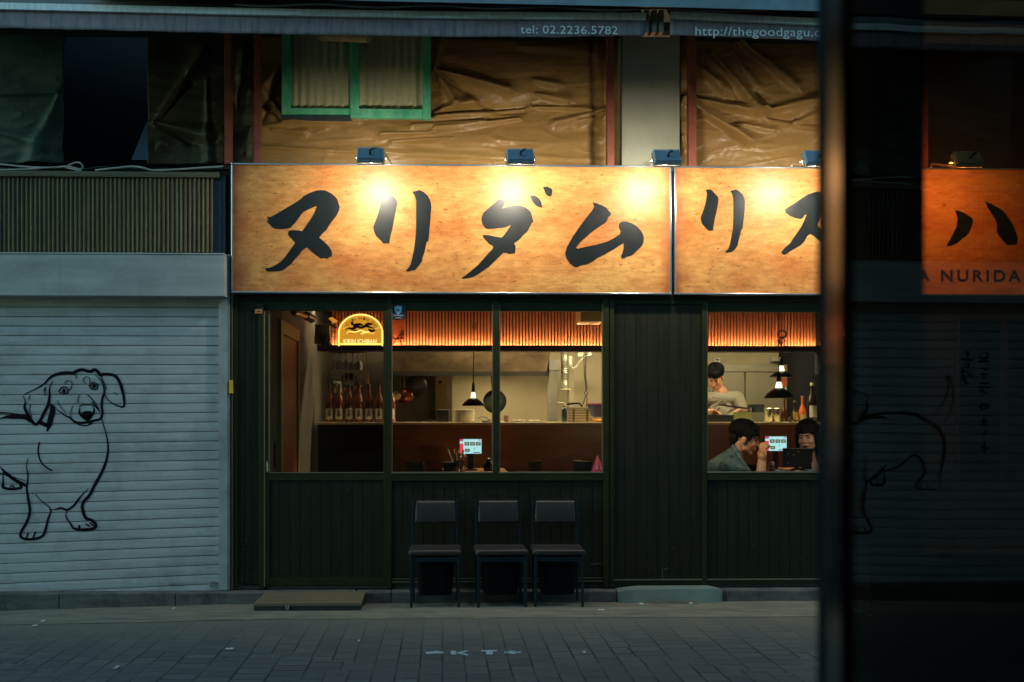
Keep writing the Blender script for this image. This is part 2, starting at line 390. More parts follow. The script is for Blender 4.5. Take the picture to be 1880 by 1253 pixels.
# ================================================================ LEFT: shuttered shop
M_shut = mat('shutter_paint', (.47,.50,.52), .5, var=.18, vs_=7, stretch=(.25,1,5), bump=.06, bs=120, spec=.35, dirt=.55, dirtcol=(.17,.19,.20))
M_box = mat('header_paint', (.42,.45,.45), .5, var=.16, vs_=3, stretch=(.5,1,4), bump=.05, bs=100, spec=.3, dirt=.4, dirtcol=(.22,.2,.17))
sh = thing('roller_shutter', 'closed pale blue-grey roller shutter painted with a black outline dachshund', 'roller shutter', (X(150), 0, .1))
xr, xl = X(404), X(-420)
def sag(x, z):   # the lower slats hang a little lower towards the left
    return -.075*max(0, min(1.3, (X(404) - x)/(X(404)-X(0))))*max(0, min(1, (Z(640) - z)/(Z(640)-Z(1085))))
cu = MB(); z0, z1 = .105, Z(545) + .02; nsl = 31; pitch = 17.35*8/1828
zt = Z(567)
prof = [(.014,0),(-.0035,.0008),(-.0048,.012),(-.0056,.04),(-.0048,.062),(-.0035,.0700),(.014,.0708),(.014,.0755)]
for i in range(-1, nsl-1):
    ztop = zt - i*pitch
    def fn(u, v, ztop=ztop):
        x = xl + (xr-xl)*u; k = v*(len(prof)-1); a = int(min(k, len(prof)-2)); t = k-a
        yy = prof[a][0]*(1-t)+prof[a+1][0]*t; zz = prof[a][1]*(1-t)+prof[a+1][1]*t
        z = ztop - zz/.0755*pitch; return (x, yy + .003*noise.noise(Vector((x*.9, 0, ztop*1.2))), z + sag(x, z))
    cu.grid(fn, 26, 7)
cu.build('shutter_curtain', M_shut, sh, smooth=True)
zb = zt - (nsl-1)*pitch
br = MB().grid(lambda u, v: (xl+(xr-xl)*u, [-.012,-.02,-.02,-.0,-.0][int(round(v*4))], [zb, zb-.004, zb-.05, zb-.055, zb-.055][int(round(v*4))] + sag(xl+(xr-xl)*u, .12)), 26, 4)
br.build('bottom_rail', mat('shutter_rail', (.26,.29,.29), .45, .2, dirt=.5), sh)
B(X(392)-.02, X(392)+.02, -.035, -.021, .12, .165).build('lock', mat('lock_metal', (.4,.42,.42), .3, .7), sh)
MB().rbox(X(318)-.03, X(318)+.03, -.03, -.021, .14, .155, r=.004).build('latch', MATS['lock_metal'], sh)
def face(px0, px1, py0, py1, Y, Yb, m, name, par, bev=.003):
    a = MB().box(X(px0,Y), X(px1,Y), Y, Yb, Z(py1,Y), Z(py0,Y)); return a.build(name, m, par, bevel=bev)
hb = MB().box(xl, X(412,-.16), -.16, .05, Z(545.5,-.16), Z(470.5,-.16))
hb.box(xl, X(412,-.16)+.001, -.166, .05, Z(470,-.16), Z(467,-.16))
hb.box(X(108,-.16), X(109.5,-.16), -.162, -.15, Z(544,-.16), Z(472,-.16))
hb.build('header_box', M_box, sh, bevel=.003)
MB().box(X(404), X(417,-.05), -.05, .06, .1, Z(547)).box(X(417,-.05)+.001, X(420.5,-.05), -.03, .05, .1, Z(470)).build('guide_rail', mat('rail_paint', (.38,.41,.42), .45, .1, dirt=.4), sh)
# dachshund, drawn in black line on the slats
M_ink = mat('black_paint', (.006,.007,.011), .8, var=.1, spec=.1, bump=0)
def DG(x, y): p = W(x/3.58, 660 + y/3.58, -.0085); return p
def DR(x, y): p = W(1633 - (1480 + x/3.58), 600 + y/3.58 - 2, -.0085); return p
dog = [  # (zoom points, width px in zoom, mapper)
 ([(0,390),(60,378),(130,376),(175,384),(200,402),(215,418)],22,DG),
 ([(160,235),(175,222),(230,196),(285,165),(320,128),(350,106),(400,92),(440,88),(480,90),(500,78),(540,68),(590,80),(620,68),(640,80),(660,105),(680,98),(740,103),(775,130),(800,190),(815,260),(812,310),(780,308),(730,285),(700,255),(685,225)],13,DG),
 ([(150,240),(165,280),(160,310),(175,350),(205,400),(232,428),(262,405),(290,350),(315,300),(325,240),(325,190),(342,145)],13,DG),
 ([(330,290),(345,330),(335,380),(322,430),(308,475)],24,DG),([(252,410),(285,425),(318,440)],18,DG),
 ([(350,300),(375,330),(420,365),(460,385),(490,410),(530,418),(580,412),(620,402),(660,390),(672,350),(668,310),(672,260),(685,210),(670,150),(640,115),(622,105)],10,DG),
 ([(495,415),(520,430),(570,435),(610,418)],6,DG),
 ([(668,390),(685,450),(703,520),(710,590),(700,660),(670,740),(620,830),(590,890),(550,935),(540,970),(548,1010),(565,1045),(600,1058),(628,1085),(618,1110),(560,1120),(490,1115),(465,1085),(440,1050),(432,1020),(445,985)],13,DG),
 ([(335,988),(370,985),(400,978),(445,988),(490,955),(530,900),(578,850)],9,DG),
 ([(232,888),(270,930),(330,985),(315,1050),(298,1120),(280,1160),(230,1180),(170,1182),(135,1165),(140,1130),(175,1070),(195,1000),(185,920),(175,850),(183,770),(172,700),(185,650)],11,DG),
 ([(258,545),(250,600),(262,660),(290,700),(340,732)],7,DG),
 ([(0,705),(40,750),(100,795),(150,820),(180,845)],15,DG),([(18,740),(20,800),(20,840),(60,852),(110,850),(138,840),(120,800),(100,790)],12,DG),([(65,838),(80,830),(95,845)],6,DG),
 ([(520,1090),(520,1115)],9,DG),([(560,1083),(590,1098)],7,DG),([(590,1075),(615,1095)],7,DG),
 ([(185,1140),(172,1175)],7,DG),([(232,1133),(215,1178)],7,DG),
 ([(375,270),(395,310),(430,348)],3,DG),([(480,305),(465,340),(465,390)],3,DG),([(522,232),(513,260),(513,290)],3,DG),
 ([(575,235),(610,268),(650,330)],5,DG),([(600,280),(640,325),(655,345)],6,DG),
 ([(196,235),(188,268)],3,DG),([(202,295),(193,330),(208,382)],3,DG),([(298,180),(285,210)],3,DG),([(298,180),(293,240)],3,DG),([(750,215),(768,236)],3,DG),
 ([(420,160),(445,140),(470,150),(470,180),(455,205)],3,DG),([(580,180),(590,150),(585,122),(560,115),(545,135),(560,162)],3,DG),
 ([(660,105),(685,160),(700,200)],4,DG),([(480,90),(495,105),(503,125)],4,DG),
 ([(385,215),(400,190),(425,182),(445,198),(440,222),(410,228),(390,218)],6,DG),([(410,205),(428,210)],18,DG),([(590,180),(605,155),(625,155),(640,172),(635,195),(605,197),(592,182)],6,DG),([(608,175),(628,180)],18,DG),
 ([(525,318),(520,340),(530,365),(560,390),(580,395),(605,365),(618,335),(610,312)],12,DG),
 ([(540,350),(570,362),(600,345)],28,DG),([(550,372),(575,380),(595,368)],22,DG),([(520,312),(540,300),(590,298),(615,308)],4,DG),
 # hind end, seen in the reflection at the side
 ([(380,590),(470,578),(600,572),(720,576),(800,590),(850,620),(900,665),(935,720),(955,790),(950,870),(935,960),(925,1040),(930,1100)],20,DR),
 ([(860,612),(920,540),(960,460),(980,390),(968,320),(995,340),(1018,420),(1020,500),(990,580),(930,660)],11,DR),
 ([(380,1020),(480,990),(590,960),(680,915),(740,875),(790,870),(830,905),(850,970),(835,1020),(800,1060),(790,1095),(850,1108),(930,1108)],15,DR),
 ([(820,1075),(822,1105)],8,DR),([(870,1080),(872,1108)],8,DR),
 # vertical writing
 ([(1128,160),(1165,160)],10,DR),([(1150,135),(1152,205)],10,DR),([(1110,200),(1185,203)],10,DR),([(1125,240),(1145,222),(1160,240),(1145,258),(1125,240)],9,DR),([(1095,285),(1150,285)],9,DR),([(1110,260),(1112,330)],9,DR),([(1150,290),(1190,330)],8,DR),([(1090,330),(1155,370)],9,DR),([(1130,310),(1132,375)],9,DR),
 ([(1255,150),(1305,152),(1300,185),(1258,185),(1255,150)],9,DR),([(1235,212),(1315,212)],9,DR),([(1280,188),(1280,212)],9,DR),
 ([(1240,300),(1310,300)],9,DR),([(1260,260),(1300,270)],9,DR),([(1275,300),(1275,335)],9,DR),([(1240,395),(1320,395)],9,DR),([(1245,365),(1310,365)],9,DR),([(1250,410),(1300,440)],9,DR),
 ([(1240,535),(1275,505)],9,DR),([(1255,500),(1258,560)],8,DR),([(1290,510),(1308,530),(1290,545),(1280,525),(1290,510)],8,DR),
 ([(1240,635),(1300,632)],9,DR),([(1270,600),(1272,670)],9,DR),([(1290,690),(1265,735)],9,DR),([(1240,810),(1310,825)],9,DR),([(1275,770),(1270,855)],9,DR)]
dd = MB()
for pts, wd, fn in dog:
    ribbon(dd, [fn(*q) for q in pts], wd/3.58*8/1828*((1.5 if wd > 8 else 1.3) if fn is DG else 1.05), thick=.002, taper=wd > 8 and len(pts) > 2)
dd.build('dog_drawing', M_ink, sh)

nb = thing('neighbouring_building', 'dark upper storey and ledge above the shuttered shop', 'building', (X(150), .3, 0))
M_dark = mat('dark_void', (.004,.005,.006), .9)
M_wood = mat('ledge_wood', (.13,.13,.09), .8, var=.4, vs_=5, stretch=(.3,1,4))
MB().box(-12, X(415), .06, .2, -.1, Z(468)).box(-12, X(415), .01, .2, Z(467), Z(322)).box(-12, X(415), .9, 1.1, Z(322), 6.6).box(-12, X(-40,.3), .3, .9, Z(300), 6.6).build('wall', M_dark, nb)
MB().box(-9, X(402,-.05), -.05, .3, Z(329,-.05), Z(319,-.05)).build('ledge', M_wood, nb, bevel=.004)
MB().grid(lambda u, v: (-9+(X(418)+9)*u, .02+.28*v, Z(312)+.03*v+.02*noise.noise(Vector((u*40,v*3,0)))), 120, 6).build('ledge_sheet', mat('green_sheet', (.03,.09,.075), .6), nb, solid=.004)
M_corr = mat('corrugated_metal', (.13,.10,.042), .42, .15, var=.45, vs_=3, stretch=(5,1,.6), bump=.06, dirt=.8, dirtcol=(.03,.025,.02), ds=(6,1,.5))
co = thing('corrugated_sheet', 'rusty corrugated metal cladding strip above the shutter header', 'metal cladding', (X(200), -.01, Z(467)))
pt = 7.92*8/1828
MB().grid(lambda u, v: (-9+(X(392)+9)*u, -.02 + .0085*sin(2*pi*(-9+(X(392)+9)*u)/pt), Z(467)+(Z(327)-Z(467))*v), int((X(392)+9)/pt*8), 2).build('corrugated_panel', M_corr, co, smooth='all')
MB().box(X(392), X(414), -.008, .03, Z(467), Z(325)).box(X(399), X(400), -.012, 0, Z(467), Z(325)).box(X(406), X(407.5), -.014, 0, Z(467), Z(325)).build('end_strip', mat('end_strip', (.06,.075,.085), .5, .3), co)
# cables along the ledge
M_cab = mat('white_cable', (.5,.52,.52), .5)
cabs = [([(-60,300),(0,302),(40,306),(75,308),(100,308),(125,306),(145,311)],.008,'upper pale cable sagging along the ledge over the shutter'),
        ([(-60,312),(0,312),(50,311),(90,308),(115,307),(140,312),(152,308),(148,300),(138,299),(125,304)],.007,'pale cable looping back on itself above the corrugated cladding'),
        ([(175,313),(210,309),(240,306),(262,308),(283,313),(330,311),(375,308),(410,306)],.008,'pale cable running to the right end of the ledge'),
        ([(0,316),(50,319),(95,319),(140,315),(150,312)],.005,'thin green-grey cable hanging lowest below the cable loop')]
for pts, r, lab in cabs:
    P = [W(a, b, -.02 - .01*(i % 2)) for i, (a, b) in enumerate(pts)]
    mb = MB(); q = []
    for i in range(len(P)-1):
        for k_ in range(6):
            t = k_/6; p0=P[max(i-1,0)];p1=P[i];p2=P[i+1];p3=P[min(i+2,len(P)-1)]
            q.append(.5*((2*p1)+(-p0+p2)*t+(2*p0-5*p1+4*p2-p3)*t*t+(-p0+3*p1-3*p2+p3)*t**3))
    mb.tube(q+[P[-1]], r*.9, 6); tag(mb.build('cable', M_cab, smooth=True), lab, 'cable', 'cables along the ledge')

# ================================================================ AWNINGS
M_val = mat('awning_cloth', (.27,.235,.26), .8, var=.15, vs_=10, stretch=(3,1,.5), bump=.1, bs=200, dirt=.9, dirtcol=(.05,.07,.11), ds=(7,1,1.2))
M_bar = mat('awning_bar', (.78,.88,.94), .5, .0, var=.2, vs_=14, stretch=(4,1,1))
M_white = mat('white_lettering', (.8,.9,.9), .6, var=.05)
YA = -1.0
def interp(tb, x):
    for (a, b), (c, d) in zip(tb, tb[1:]):
        if x <= c: return b + (d-b)*(x-a)/(c-a)
    return tb[-1][1]
def awning(label, px0, px1, bar, bot, txt, tx, ty, th, tw):
    a = thing('awning', label, 'awning', (X((px0+px1)/2,YA), YA, Z(40,YA)), 'awnings over the street front')
    n = 60
    def barf(u, v):
        px = px0+(px1-px0)*u; y = interp(bar, px); k = int(round(v*4)); dy = [0,0,12,12,0][k]; yy = [YA, YA-.03, YA-.03, YA, YA][k]
        p = W(px, y+dy, YA); return (p.x, yy, p.z)
    MB().grid(barf, n, 4).build('front_bar', M_bar, a)
    def vf(u, v):
        px = px0+(px1-px0)*u; y0 = interp(bar, px)+12; y1 = interp(bot, px) + 1.2*noise.noise(Vector((px*.05,1,0)))
        p = W(px, y0+(y1-y0)*v, YA); return (p.x, YA-.004 + .012*v*noise.noise(Vector((px*.02, v, 2))), p.z)
    MB().grid(vf, 120, 5).build('valance', M_val, a, smooth='all', solid=.002)
    def cf(u, v):
        px = px0+(px1-px0)*u; p = W(px, interp(bar, px)+2, YA); rise = .10*min(1, v*6)
        return (p.x, YA+.02+1.2*v, p.z + rise + .35*v + .015*noise.noise(Vector((px*.01, v*3, 5))))
    MB().grid(cf, 60, 12).build('canopy', mat('canopy_cloth', (.13,.135,.13), .85), a, smooth='all', solid=.003)
    q = W((px0+px1)/2, interp(bar,(px0+px1)/2)+6, YA)
    for px in ((px0*.78+px1*.22), (px0*.3+px1*.7)):
        p = W(px, interp(bar, px)+8, YA)
        MB().tube([(p.x, YA+.01, p.z+.03), (p.x, .2, p.z+.38)], .018, 8).build('arm', mat('arm_metal', (.42,.42,.38), .4, .3), a)
    text('lettering', txt, M_white, a, W(tx, ty, YA-.022), th, tw, spacing=1.05)
    return a
aw1 = awning('long faded purple-grey awning valance printed with a telephone number', -420, 1184,
       [(-420,2),(0,8),(440,18),(780,24),(1000,26),(1184,27)], [(-420,48),(0,52),(440,62),(780,68),(1000,69),(1184,66)], 'tel: 02.2236.5782', 1045, 55, .056, (1135-956)*7/1828)
aw2 = awning('shorter awning valance printed with a web address, beside the telephone one', 1230, 2150,
       [(1230,24),(1500,37),(1900,50),(2150,58)], [(1230,65),(1500,75),(1760,82),(2150,92)], 'http://thegoodgagu.com', 1409, 61, .082, (1545-1277)*7/1828)
bq = thing('awning_bracket', 'pair of pale metal brackets in the gap between the two awnings', 'bracket', (X(1208,-.9), -.9, Z(45,-.9)))
for px in (1186, 1200, 1213): 
    MB().rbox(X(px,-.95)-.018, X(px,-.95)+.018, -.98, -.88, Z(58,-.95), Z(17,-.95), r=.006).build('bracket_arm', mat('bracket_paint', (.3,.3,.27), .5, .2, dirt=.6), bq)
MB().box(X(1183,-.9), X(1232,-.9), -.87, -.84, Z(58,-.9), Z(50,-.9)).build('cross_bar', MATS['bracket_paint'], bq)
# roof edge above the awnings
rf = thing('roof_gutter', 'grey-blue metal roof edge running above the awnings', 'roof edge', (X(940,-1.1), -1.1, Z(0,-1.1)))
MB().grid(lambda u, v: (X(150+2100*u,-1.15), [-1.15,-1.16,-.6][int(round(v*2))], Z(interp([(150,-6),(700,4),(1250,9),(2250,24)],150+2100*u),-1.15)+[0,.10,.12][int(round(v*2))]), 60, 2).build('fascia', mat('fascia_metal', (.2,.28,.33), .5, .3), rf, solid=.006)
MB().tube([W(430+i*30, 9+5*sin(i*.9)*.5+i*.35, -1.12) for i in range(34)], .008, 6).build('gutter_cable', mat('black_rubber', (.02,.02,.022), .6), rf)
MB().box(X(-400,-1), X(2250,-1), -.55, .3, Z(-40,-1)+.05, Z(-60,-1)+.12).build('roof_underside', mat('roof_under', (.03,.035,.04), .8), rf)

# ================================================================ UPPER STOREY: wall, posts, tarpaulins, green window
rb = thing('restaurant_building', 'single-storey dark green fronted restaurant with dim warm interior', 'building', (X(940), 0, .1))
M_upw = mat('upper_wall', (.05,.05,.045), .85)
MB().box(X(415), 8.2, .42, .6, Z(300), 6.6).box(X(400), X(427), .1, .4, .1, Z(300)).build('upper_wall', M_upw, rb)
M_pil = mat('pillar_render', (.33,.335,.26), .85, var=.12, vs_=3, stretch=(1,1,.6), bump=.15, bs=80, dirt=.35, dirtcol=(.24,.25,.2))
MB().box(X(1142,.08), X(1248,.08), .08, .4, Z(304,.08), 5.6).build('pillar', M_pil, rb, bevel=.004)
MB().box(X(427), 8.2, .0, .41, Z(312), Z(304)).build('ledge', mat('ledge_dark', (.06,.065,.055), .7), rb)
M_red = mat('red_oxide_steel', (.30,.085,.055), .55, .1, var=.25, vs_=9, bump=.08, dirt=.4, dirtcol=(.12,.05,.04))
for x0, x1 in ((412,424), (466,478), (1115,1128), (1265,1279), (1690,1704)):
    MB().box(X(x0,.05), X(x1,.05), .05, .13, Z(304,.05), 5.4).build('steel_post', M_red, rb, bevel=.003)

def tarp(name_label, px0, px1, py0, py1, folds, amp=.03, Y=.27, nx=160, ny=100, seed=0, m=None, grp='tarpaulins closing the upper storey', rad=None):
    def fn(u, v):
        px = px0+(px1-px0)*u; py = py1+(py0-py1)*v
        d = 0
        for (ax, ay, bx, by, wd, am) in folds:
            vx, vy = bx-ax, by-ay; L2 = vx*vx+vy*vy; t = ((px-ax)*vx+(py-ay)*vy)/L2
            tc = max(0, min(1, t)); qx, qy = ax+vx*tc, ay+vy*tc; dist = math.hypot(px-qx, py-qy)
            sgn = ((px-ax)*vy-(py-ay)*vx)/math.sqrt(L2)
            w2 = wd*(.45+1.1*tc)*(1.0 if sgn > 0 else .55)
            e = math.exp(-(dist/w2)**2)
            d += am*1.15*e
        rdg = (1-min(1, abs(noise.noise(Vector((px*.010, py*.045 + px*.004, seed+9))))*2.2))**3
        d += .009*rdg*min(1, max(0, (py-60)/140)) + .03*noise.noise(Vector((px*.008, py*.012, seed+11)))
        wob = noise.noise(Vector((px*.006, py*.022, seed)))*1.0 + .35*noise.noise(Vector((px*.02+py*.01, py*.09, seed+3))) + .12*noise.noise(Vector((px*.12, py*.3, seed+5)))
        p = W(px, py, Y); return (p.x, Y - d - amp*wob*.6, p.z)
    o = MB().grid(fn, nx, ny).build('tarpaulin', m or M_tarp, smooth='all', solid=.002)
    return tag(o, name_label, 'tarpaulin', grp)
M_tarp = mat('tarp_vinyl', (.36,.21,.07), .34, var=.12, vs_=3, stretch=(1,1,2), bump=.3, bs=22, spec=.42)
M_tarpg = mat('tarp_green', (.045,.085,.08), .6, var=.2, vs_=4, bump=.2, bs=50, spec=.2)
tarp('dull teal tarpaulin sheet at the far left beside the black opening', -260, 118, 62, 300, [(0,176,108,170,6,.03),(110,180,60,300,20,.05),(0,245,105,275,16,.05)], m=M_tarpg, seed=2)
tarp('small dark crumpled tarpaulin between the black opening and a red steel post', 271, 412, 62, 302, [(283,226,375,100,9,.06),(283,226,345,150,8,-.05),(285,228,385,255,12,.06),(285,228,350,262,8,-.04),(290,280,300,265,6,.04),(380,150,385,300,10,.04)], m=mat('tarp_dull',(.055,.055,.035),.5,bump=.2,bs=45,spec=.3), seed=4, nx=90)
tarp('narrow strip of dark tarpaulin between the two left red steel posts', 424, 470, 62, 304, [(460,150,430,190,10,.05),(462,235,448,280,6,.05),(440,200,450,100,8,.04)], seed=6, nx=40, m=mat('tarp_strip',(.06,.06,.045),.5,bump=.2,bs=45,spec=.3))
tarp('wide brown tarpaulin pulled in creases around the green window', 476, 1140, 60, 305,
  [(515,126,482,168,9,.07),(515,140,480,215,7,-.04),(520,214,482,170,8,.06),(520,214,482,185,7,-.04),(560,222,480,235,8,.04),
   (797,132,812,70,9,.05),(797,132,930,168,9,.07),(797,132,890,190,8,-.05),(797,132,835,190,7,.06),(797,208,870,190,8,.06),(797,208,960,198,10,-.04),
   (973,197,800,214,5,.035),(973,197,1110,205,5,.03),(955,88,1090,98,12,.04),(980,150,1020,160,8,.035),(985,175,1040,188,8,.035),
   (1110,204,1020,226,7,.045),(1110,212,1060,226,5,.035),(955,217,800,238,6,.04),(890,222,760,232,5,.03),(800,245,700,250,4,.03),(830,255,720,262,4,.025),
   (520,226,660,222,7,.035),(500,240,560,245,5,.03),(480,272,1110,300,8,.02),(1085,80,1095,300,12,-.03),(640,240,900,262,22,.02)], seed=1, nx=330, ny=130)
tarp('brown tarpaulin with diagonal folds right of the concrete pillar', 1249, 1690, 60, 308,
  [(1252,182,1395,208,8,.07),(1252,186,1370,262,8,.09),(1255,190,1345,230,6,-.05),(1300,100,1395,208,9,.07),(1345,68,1455,160,9,.06),(1270,120,1330,170,10,.06),
   (1395,208,1500,185,8,.05),(1400,212,1500,225,9,-.04),(1340,95,1385,160,7,.03),(1345,228,1420,240,6,.03),(1460,225,1510,212,8,.05),(1250,250,1262,300,5,.04)], seed=9, nx=230, ny=130)
bs_ = MB().prism([W(241,294,.2), W(270,222,.2), W(272,294,.2)], (0,.01,0)); tag(bs_.build('blue_sheet', mat('blue_sheet', (.03,.07,.16), .6)), 'small triangular corner of blue sheet at the foot of the black opening', 'plastic sheet')
# pole sticking out below awning
tag(MB().tube([W(590,68,-.2), W(677,73,-.75)], [.03,.022], 8).build('awning_rod', mat('rod_paint', (.4,.3,.2), .5)), 'short tan rod poking down under the awning over the green window', 'rod')

gw = thing('green_window', 'old window with worn bright green wooden frames and lace curtains', 'window', W(655,214,.15))
M_grn = mat('green_paint', (.05,.50,.26), .5, var=.25, vs_=12, stretch=(1,1,.4), bump=.15, bs=60, col2=(.24,.74,.45), dirt=.5, dirtcol=(.03,.12,.10))
YF = .12
def pl(px0, px1, py0, py1, Y0, Y1, mb): return mb.box(X(px0,Y0), X(px1,Y0), Y0, Y1, Z(py1,Y0), Z(py0,Y0))
f1 = MB(); pl(517,533,40,214,YF,YF+.06,f1); pl(533,643,201,214,YF+.004,YF+.05,f1); f1.build('left_sash_frame', M_grn, gw, bevel=.003)
f1 = MB(); pl(643,659,40,216,YF-.02,YF+.05,f1); pl(659,776,201,217,YF-.008,YF+.05,f1); pl(776,791,40,218,YF-.014,YF+.05,f1); f1.build('right_sash_frame', M_grn, gw, bevel=.003)
f1 = MB(); pl(515,643,214,217,YF-.01,YF+.1,f1); f1.build('window_sill', mat('sill_dark',(.02,.06,.09),.6), gw)
gl = glass('window_glass', (.9,.92,.88))
MB().box(X(533,YF), X(643,YF), YF+.03, YF+.034, Z(201,YF), Z(40,YF)).build('pane', gl, gw)
MB().box(X(659,YF), X(776,YF), YF+.024, YF+.028, Z(201,YF), Z(40,YF)).build('pane', gl, gw)
M_lace = mat('lace_curtain', (.80,.72,.50), .9, col2=(.95,.88,.66), vs_=32, stretch=(1,1,1), bump=.2, bs=90)
MB().grid(lambda u, v: (X(528+255*u,YF), YF+.05+.007*sin(u*2*pi*17+.8*sin(u*9))+.004*sin(u*60), Z(205-170*v,YF)), 300, 3).build('curtain', M_lace, gw, smooth='all')

# ================================================================ SIGN
def sign_mat():
    m = bpy.data.materials.new('sign_print'); m.use_nodes = True; n = m.node_tree.nodes; l = m.node_tree.links; p = n['Principled BSDF']
    tc = n.new('ShaderNodeTexCoord'); sp = n.new('ShaderNodeSeparateXYZ')
    def nz(scale, stretch, det=6, ro=.6):
        mp = n.new('ShaderNodeMapping'); mp.inputs['Scale'].default_value = stretch; l.new(tc.outputs['Object'], mp.inputs[0])
        z = n.new('ShaderNodeTexNoise'); z.inputs['Scale'].default_value = scale; z.inputs['Detail'].default_value = det; z.inputs['Roughness'].default_value = ro
        l.new(mp.outputs[0], z.inputs['Vector']); return z.outputs['Fac']
    def ramp(f, a, b, c0, c1):
        r = n.new('ShaderNodeValToRGB'); r.color_ramp.elements[0].position = a; r.color_ramp.elements[1].position = b
        r.color_ramp.elements[0].color = (*c0,1); r.color_ramp.elements[1].color = (*c1,1); l.new(f, r.inputs[0]); return r.outputs[0]
    def mix(f, a, b, t='MIX'):
        x = n.new('ShaderNodeMix'); x.data_type = 'RGBA'; x.blend_type = t
        if isinstance(f, float): x.inputs[0].default_value = f
        else: l.new(f, x.inputs[0])
        l.new(a, x.inputs[6]); l.new(b, x.inputs[7]); return x.outputs[2]
    base = ramp(nz(1.3,(1,1,2.2)), .36, .64, (.68,.235,.06), (.90,.49,.15))
    fine = ramp(nz(16,(.5,1,1.6),8,.75), .3, .62, (.50,.40,.34), (1.0,1.0,1.0))
    c = mix(.85, base, fine, 'MULTIPLY')
    fl = ramp(nz(38,(.4,1,1.3),4,.7), .34, .40, (.30,.13,.07), (1,1,1)); c = mix(.8, c, fl, 'MULTIPLY')
    fl = ramp(nz(9,(.6,1,1.2),9,.85), .36, .42, (.42,.2,.12), (1,1,1)); c = mix(.7, c, fl, 'MULTIPLY')
    # printed scorched border at both ends of each board
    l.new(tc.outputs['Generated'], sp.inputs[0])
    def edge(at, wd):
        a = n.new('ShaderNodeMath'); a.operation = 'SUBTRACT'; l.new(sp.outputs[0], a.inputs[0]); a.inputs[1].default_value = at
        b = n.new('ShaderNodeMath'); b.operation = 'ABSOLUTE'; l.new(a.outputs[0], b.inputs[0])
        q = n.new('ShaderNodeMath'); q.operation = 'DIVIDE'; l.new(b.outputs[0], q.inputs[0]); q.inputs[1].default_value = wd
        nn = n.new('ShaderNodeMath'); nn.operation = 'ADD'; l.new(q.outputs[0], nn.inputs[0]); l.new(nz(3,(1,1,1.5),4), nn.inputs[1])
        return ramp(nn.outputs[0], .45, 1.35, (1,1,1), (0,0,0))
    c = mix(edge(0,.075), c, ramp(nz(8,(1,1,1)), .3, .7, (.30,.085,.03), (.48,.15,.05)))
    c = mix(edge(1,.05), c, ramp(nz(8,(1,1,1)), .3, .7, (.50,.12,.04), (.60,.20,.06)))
    l.new(c, p.inputs['Base Color']); p.inputs['Roughness'].default_value = .40; p.inputs['Specular IOR Level'].default_value = .42
    b = n.new('ShaderNodeBump'); b.inputs['Strength'].default_value = .05; b.inputs['Distance'].default_value = .01; l.new(nz(3,(.6,1,1),2), b.inputs['Height']); l.new(b.outputs[0], p.inputs['Normal'])
    return m
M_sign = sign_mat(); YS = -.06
M_chr = mat('chrome_trim', (.75,.8,.82), .22, .9, var=.1, bump=0)
M_char = mat('sign_black', (.010,.014,.016), .36, var=.15, bump=0, spec=.5)
zs1, zs0 = Z(306.5,YS,830), Z(537,YS,830)
def board(label, px0, px1):
    s = thing('sign_board', label, 'shop sign', (X((px0+px1)/2,YS), YS, zs0), 'boards of the long lit shop sign')
    x0, x1 = X(px0,YS), X(px1,YS)
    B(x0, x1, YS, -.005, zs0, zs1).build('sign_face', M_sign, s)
    t = .016
    B(x0-.012, x1+.012, YS-.02, -.004, zs1, zs1+t).build('top_trim', M_chr, s, bevel=.004)
    B(x0-.012, x1+.012, YS-.02, -.004, zs0-t, zs0).build('bottom_trim', M_chr, s, bevel=.004)
    B(x0-.012, x0+.001, YS-.018, -.006, zs0+.001, zs1-.001).build('side_trim', M_chr, s, bevel=.003)
    B(x1-.001, x1+.012, YS-.018, -.006, zs0+.001, zs1-.001).build('side_trim', M_chr, s, bevel=.003)
    return s
s1 = board('long orange parchment-like board with four big black characters', 428, 1229)
s2 = board('right-hand orange board with black characters and a row of small capitals', 1240, 2040)
def ch(par, org, sc, outs, nm='character'):
    mb = MB()
    for o in outs: mb.prism([W(org[0]+x/sc, org[1]+y/sc, YS-.0035) for x, y in o], (0,.0025,0))
    mb.build(nm, M_char, par)
c1 = (480,335); k1 = 5.875; c2 = (840,335); k2 = 5.222; c3 = (1270,335); k3 = 7.52; c4 = (1690,340); k4 = 6.595
ch(s1, c1, k1, [[(62,368),(88,376),(110,370),(200,318),(300,258),(380,212),(435,170),(450,152),(520,115),(590,90),(640,83),(690,88),(750,118),(800,160),(822,190),(830,225),(845,265),(835,310),(810,360),(770,410),(730,465),(705,510),(660,550),(622,595),(680,645),(730,695),(755,735),(762,770),(757,800),(735,800),(718,822),(680,812),(645,822),(600,790),(540,745),(490,698),(440,735),(410,780),(360,830),(320,882),(280,910),(245,940),(200,955),(130,960),(60,962),(50,940),(38,925),(90,922),(150,895),(210,855),(260,800),(320,715),(365,652),(330,610),(290,565),(292,528),(330,515),(390,518),(440,527),(480,470),(530,400),(570,335),(600,255),(560,268),(490,300),(440,330),(410,375),(375,425),(320,485),(290,495),(220,505),(150,500),(115,482),(95,455),(70,435),(58,408),(80,420),(76,400)]])
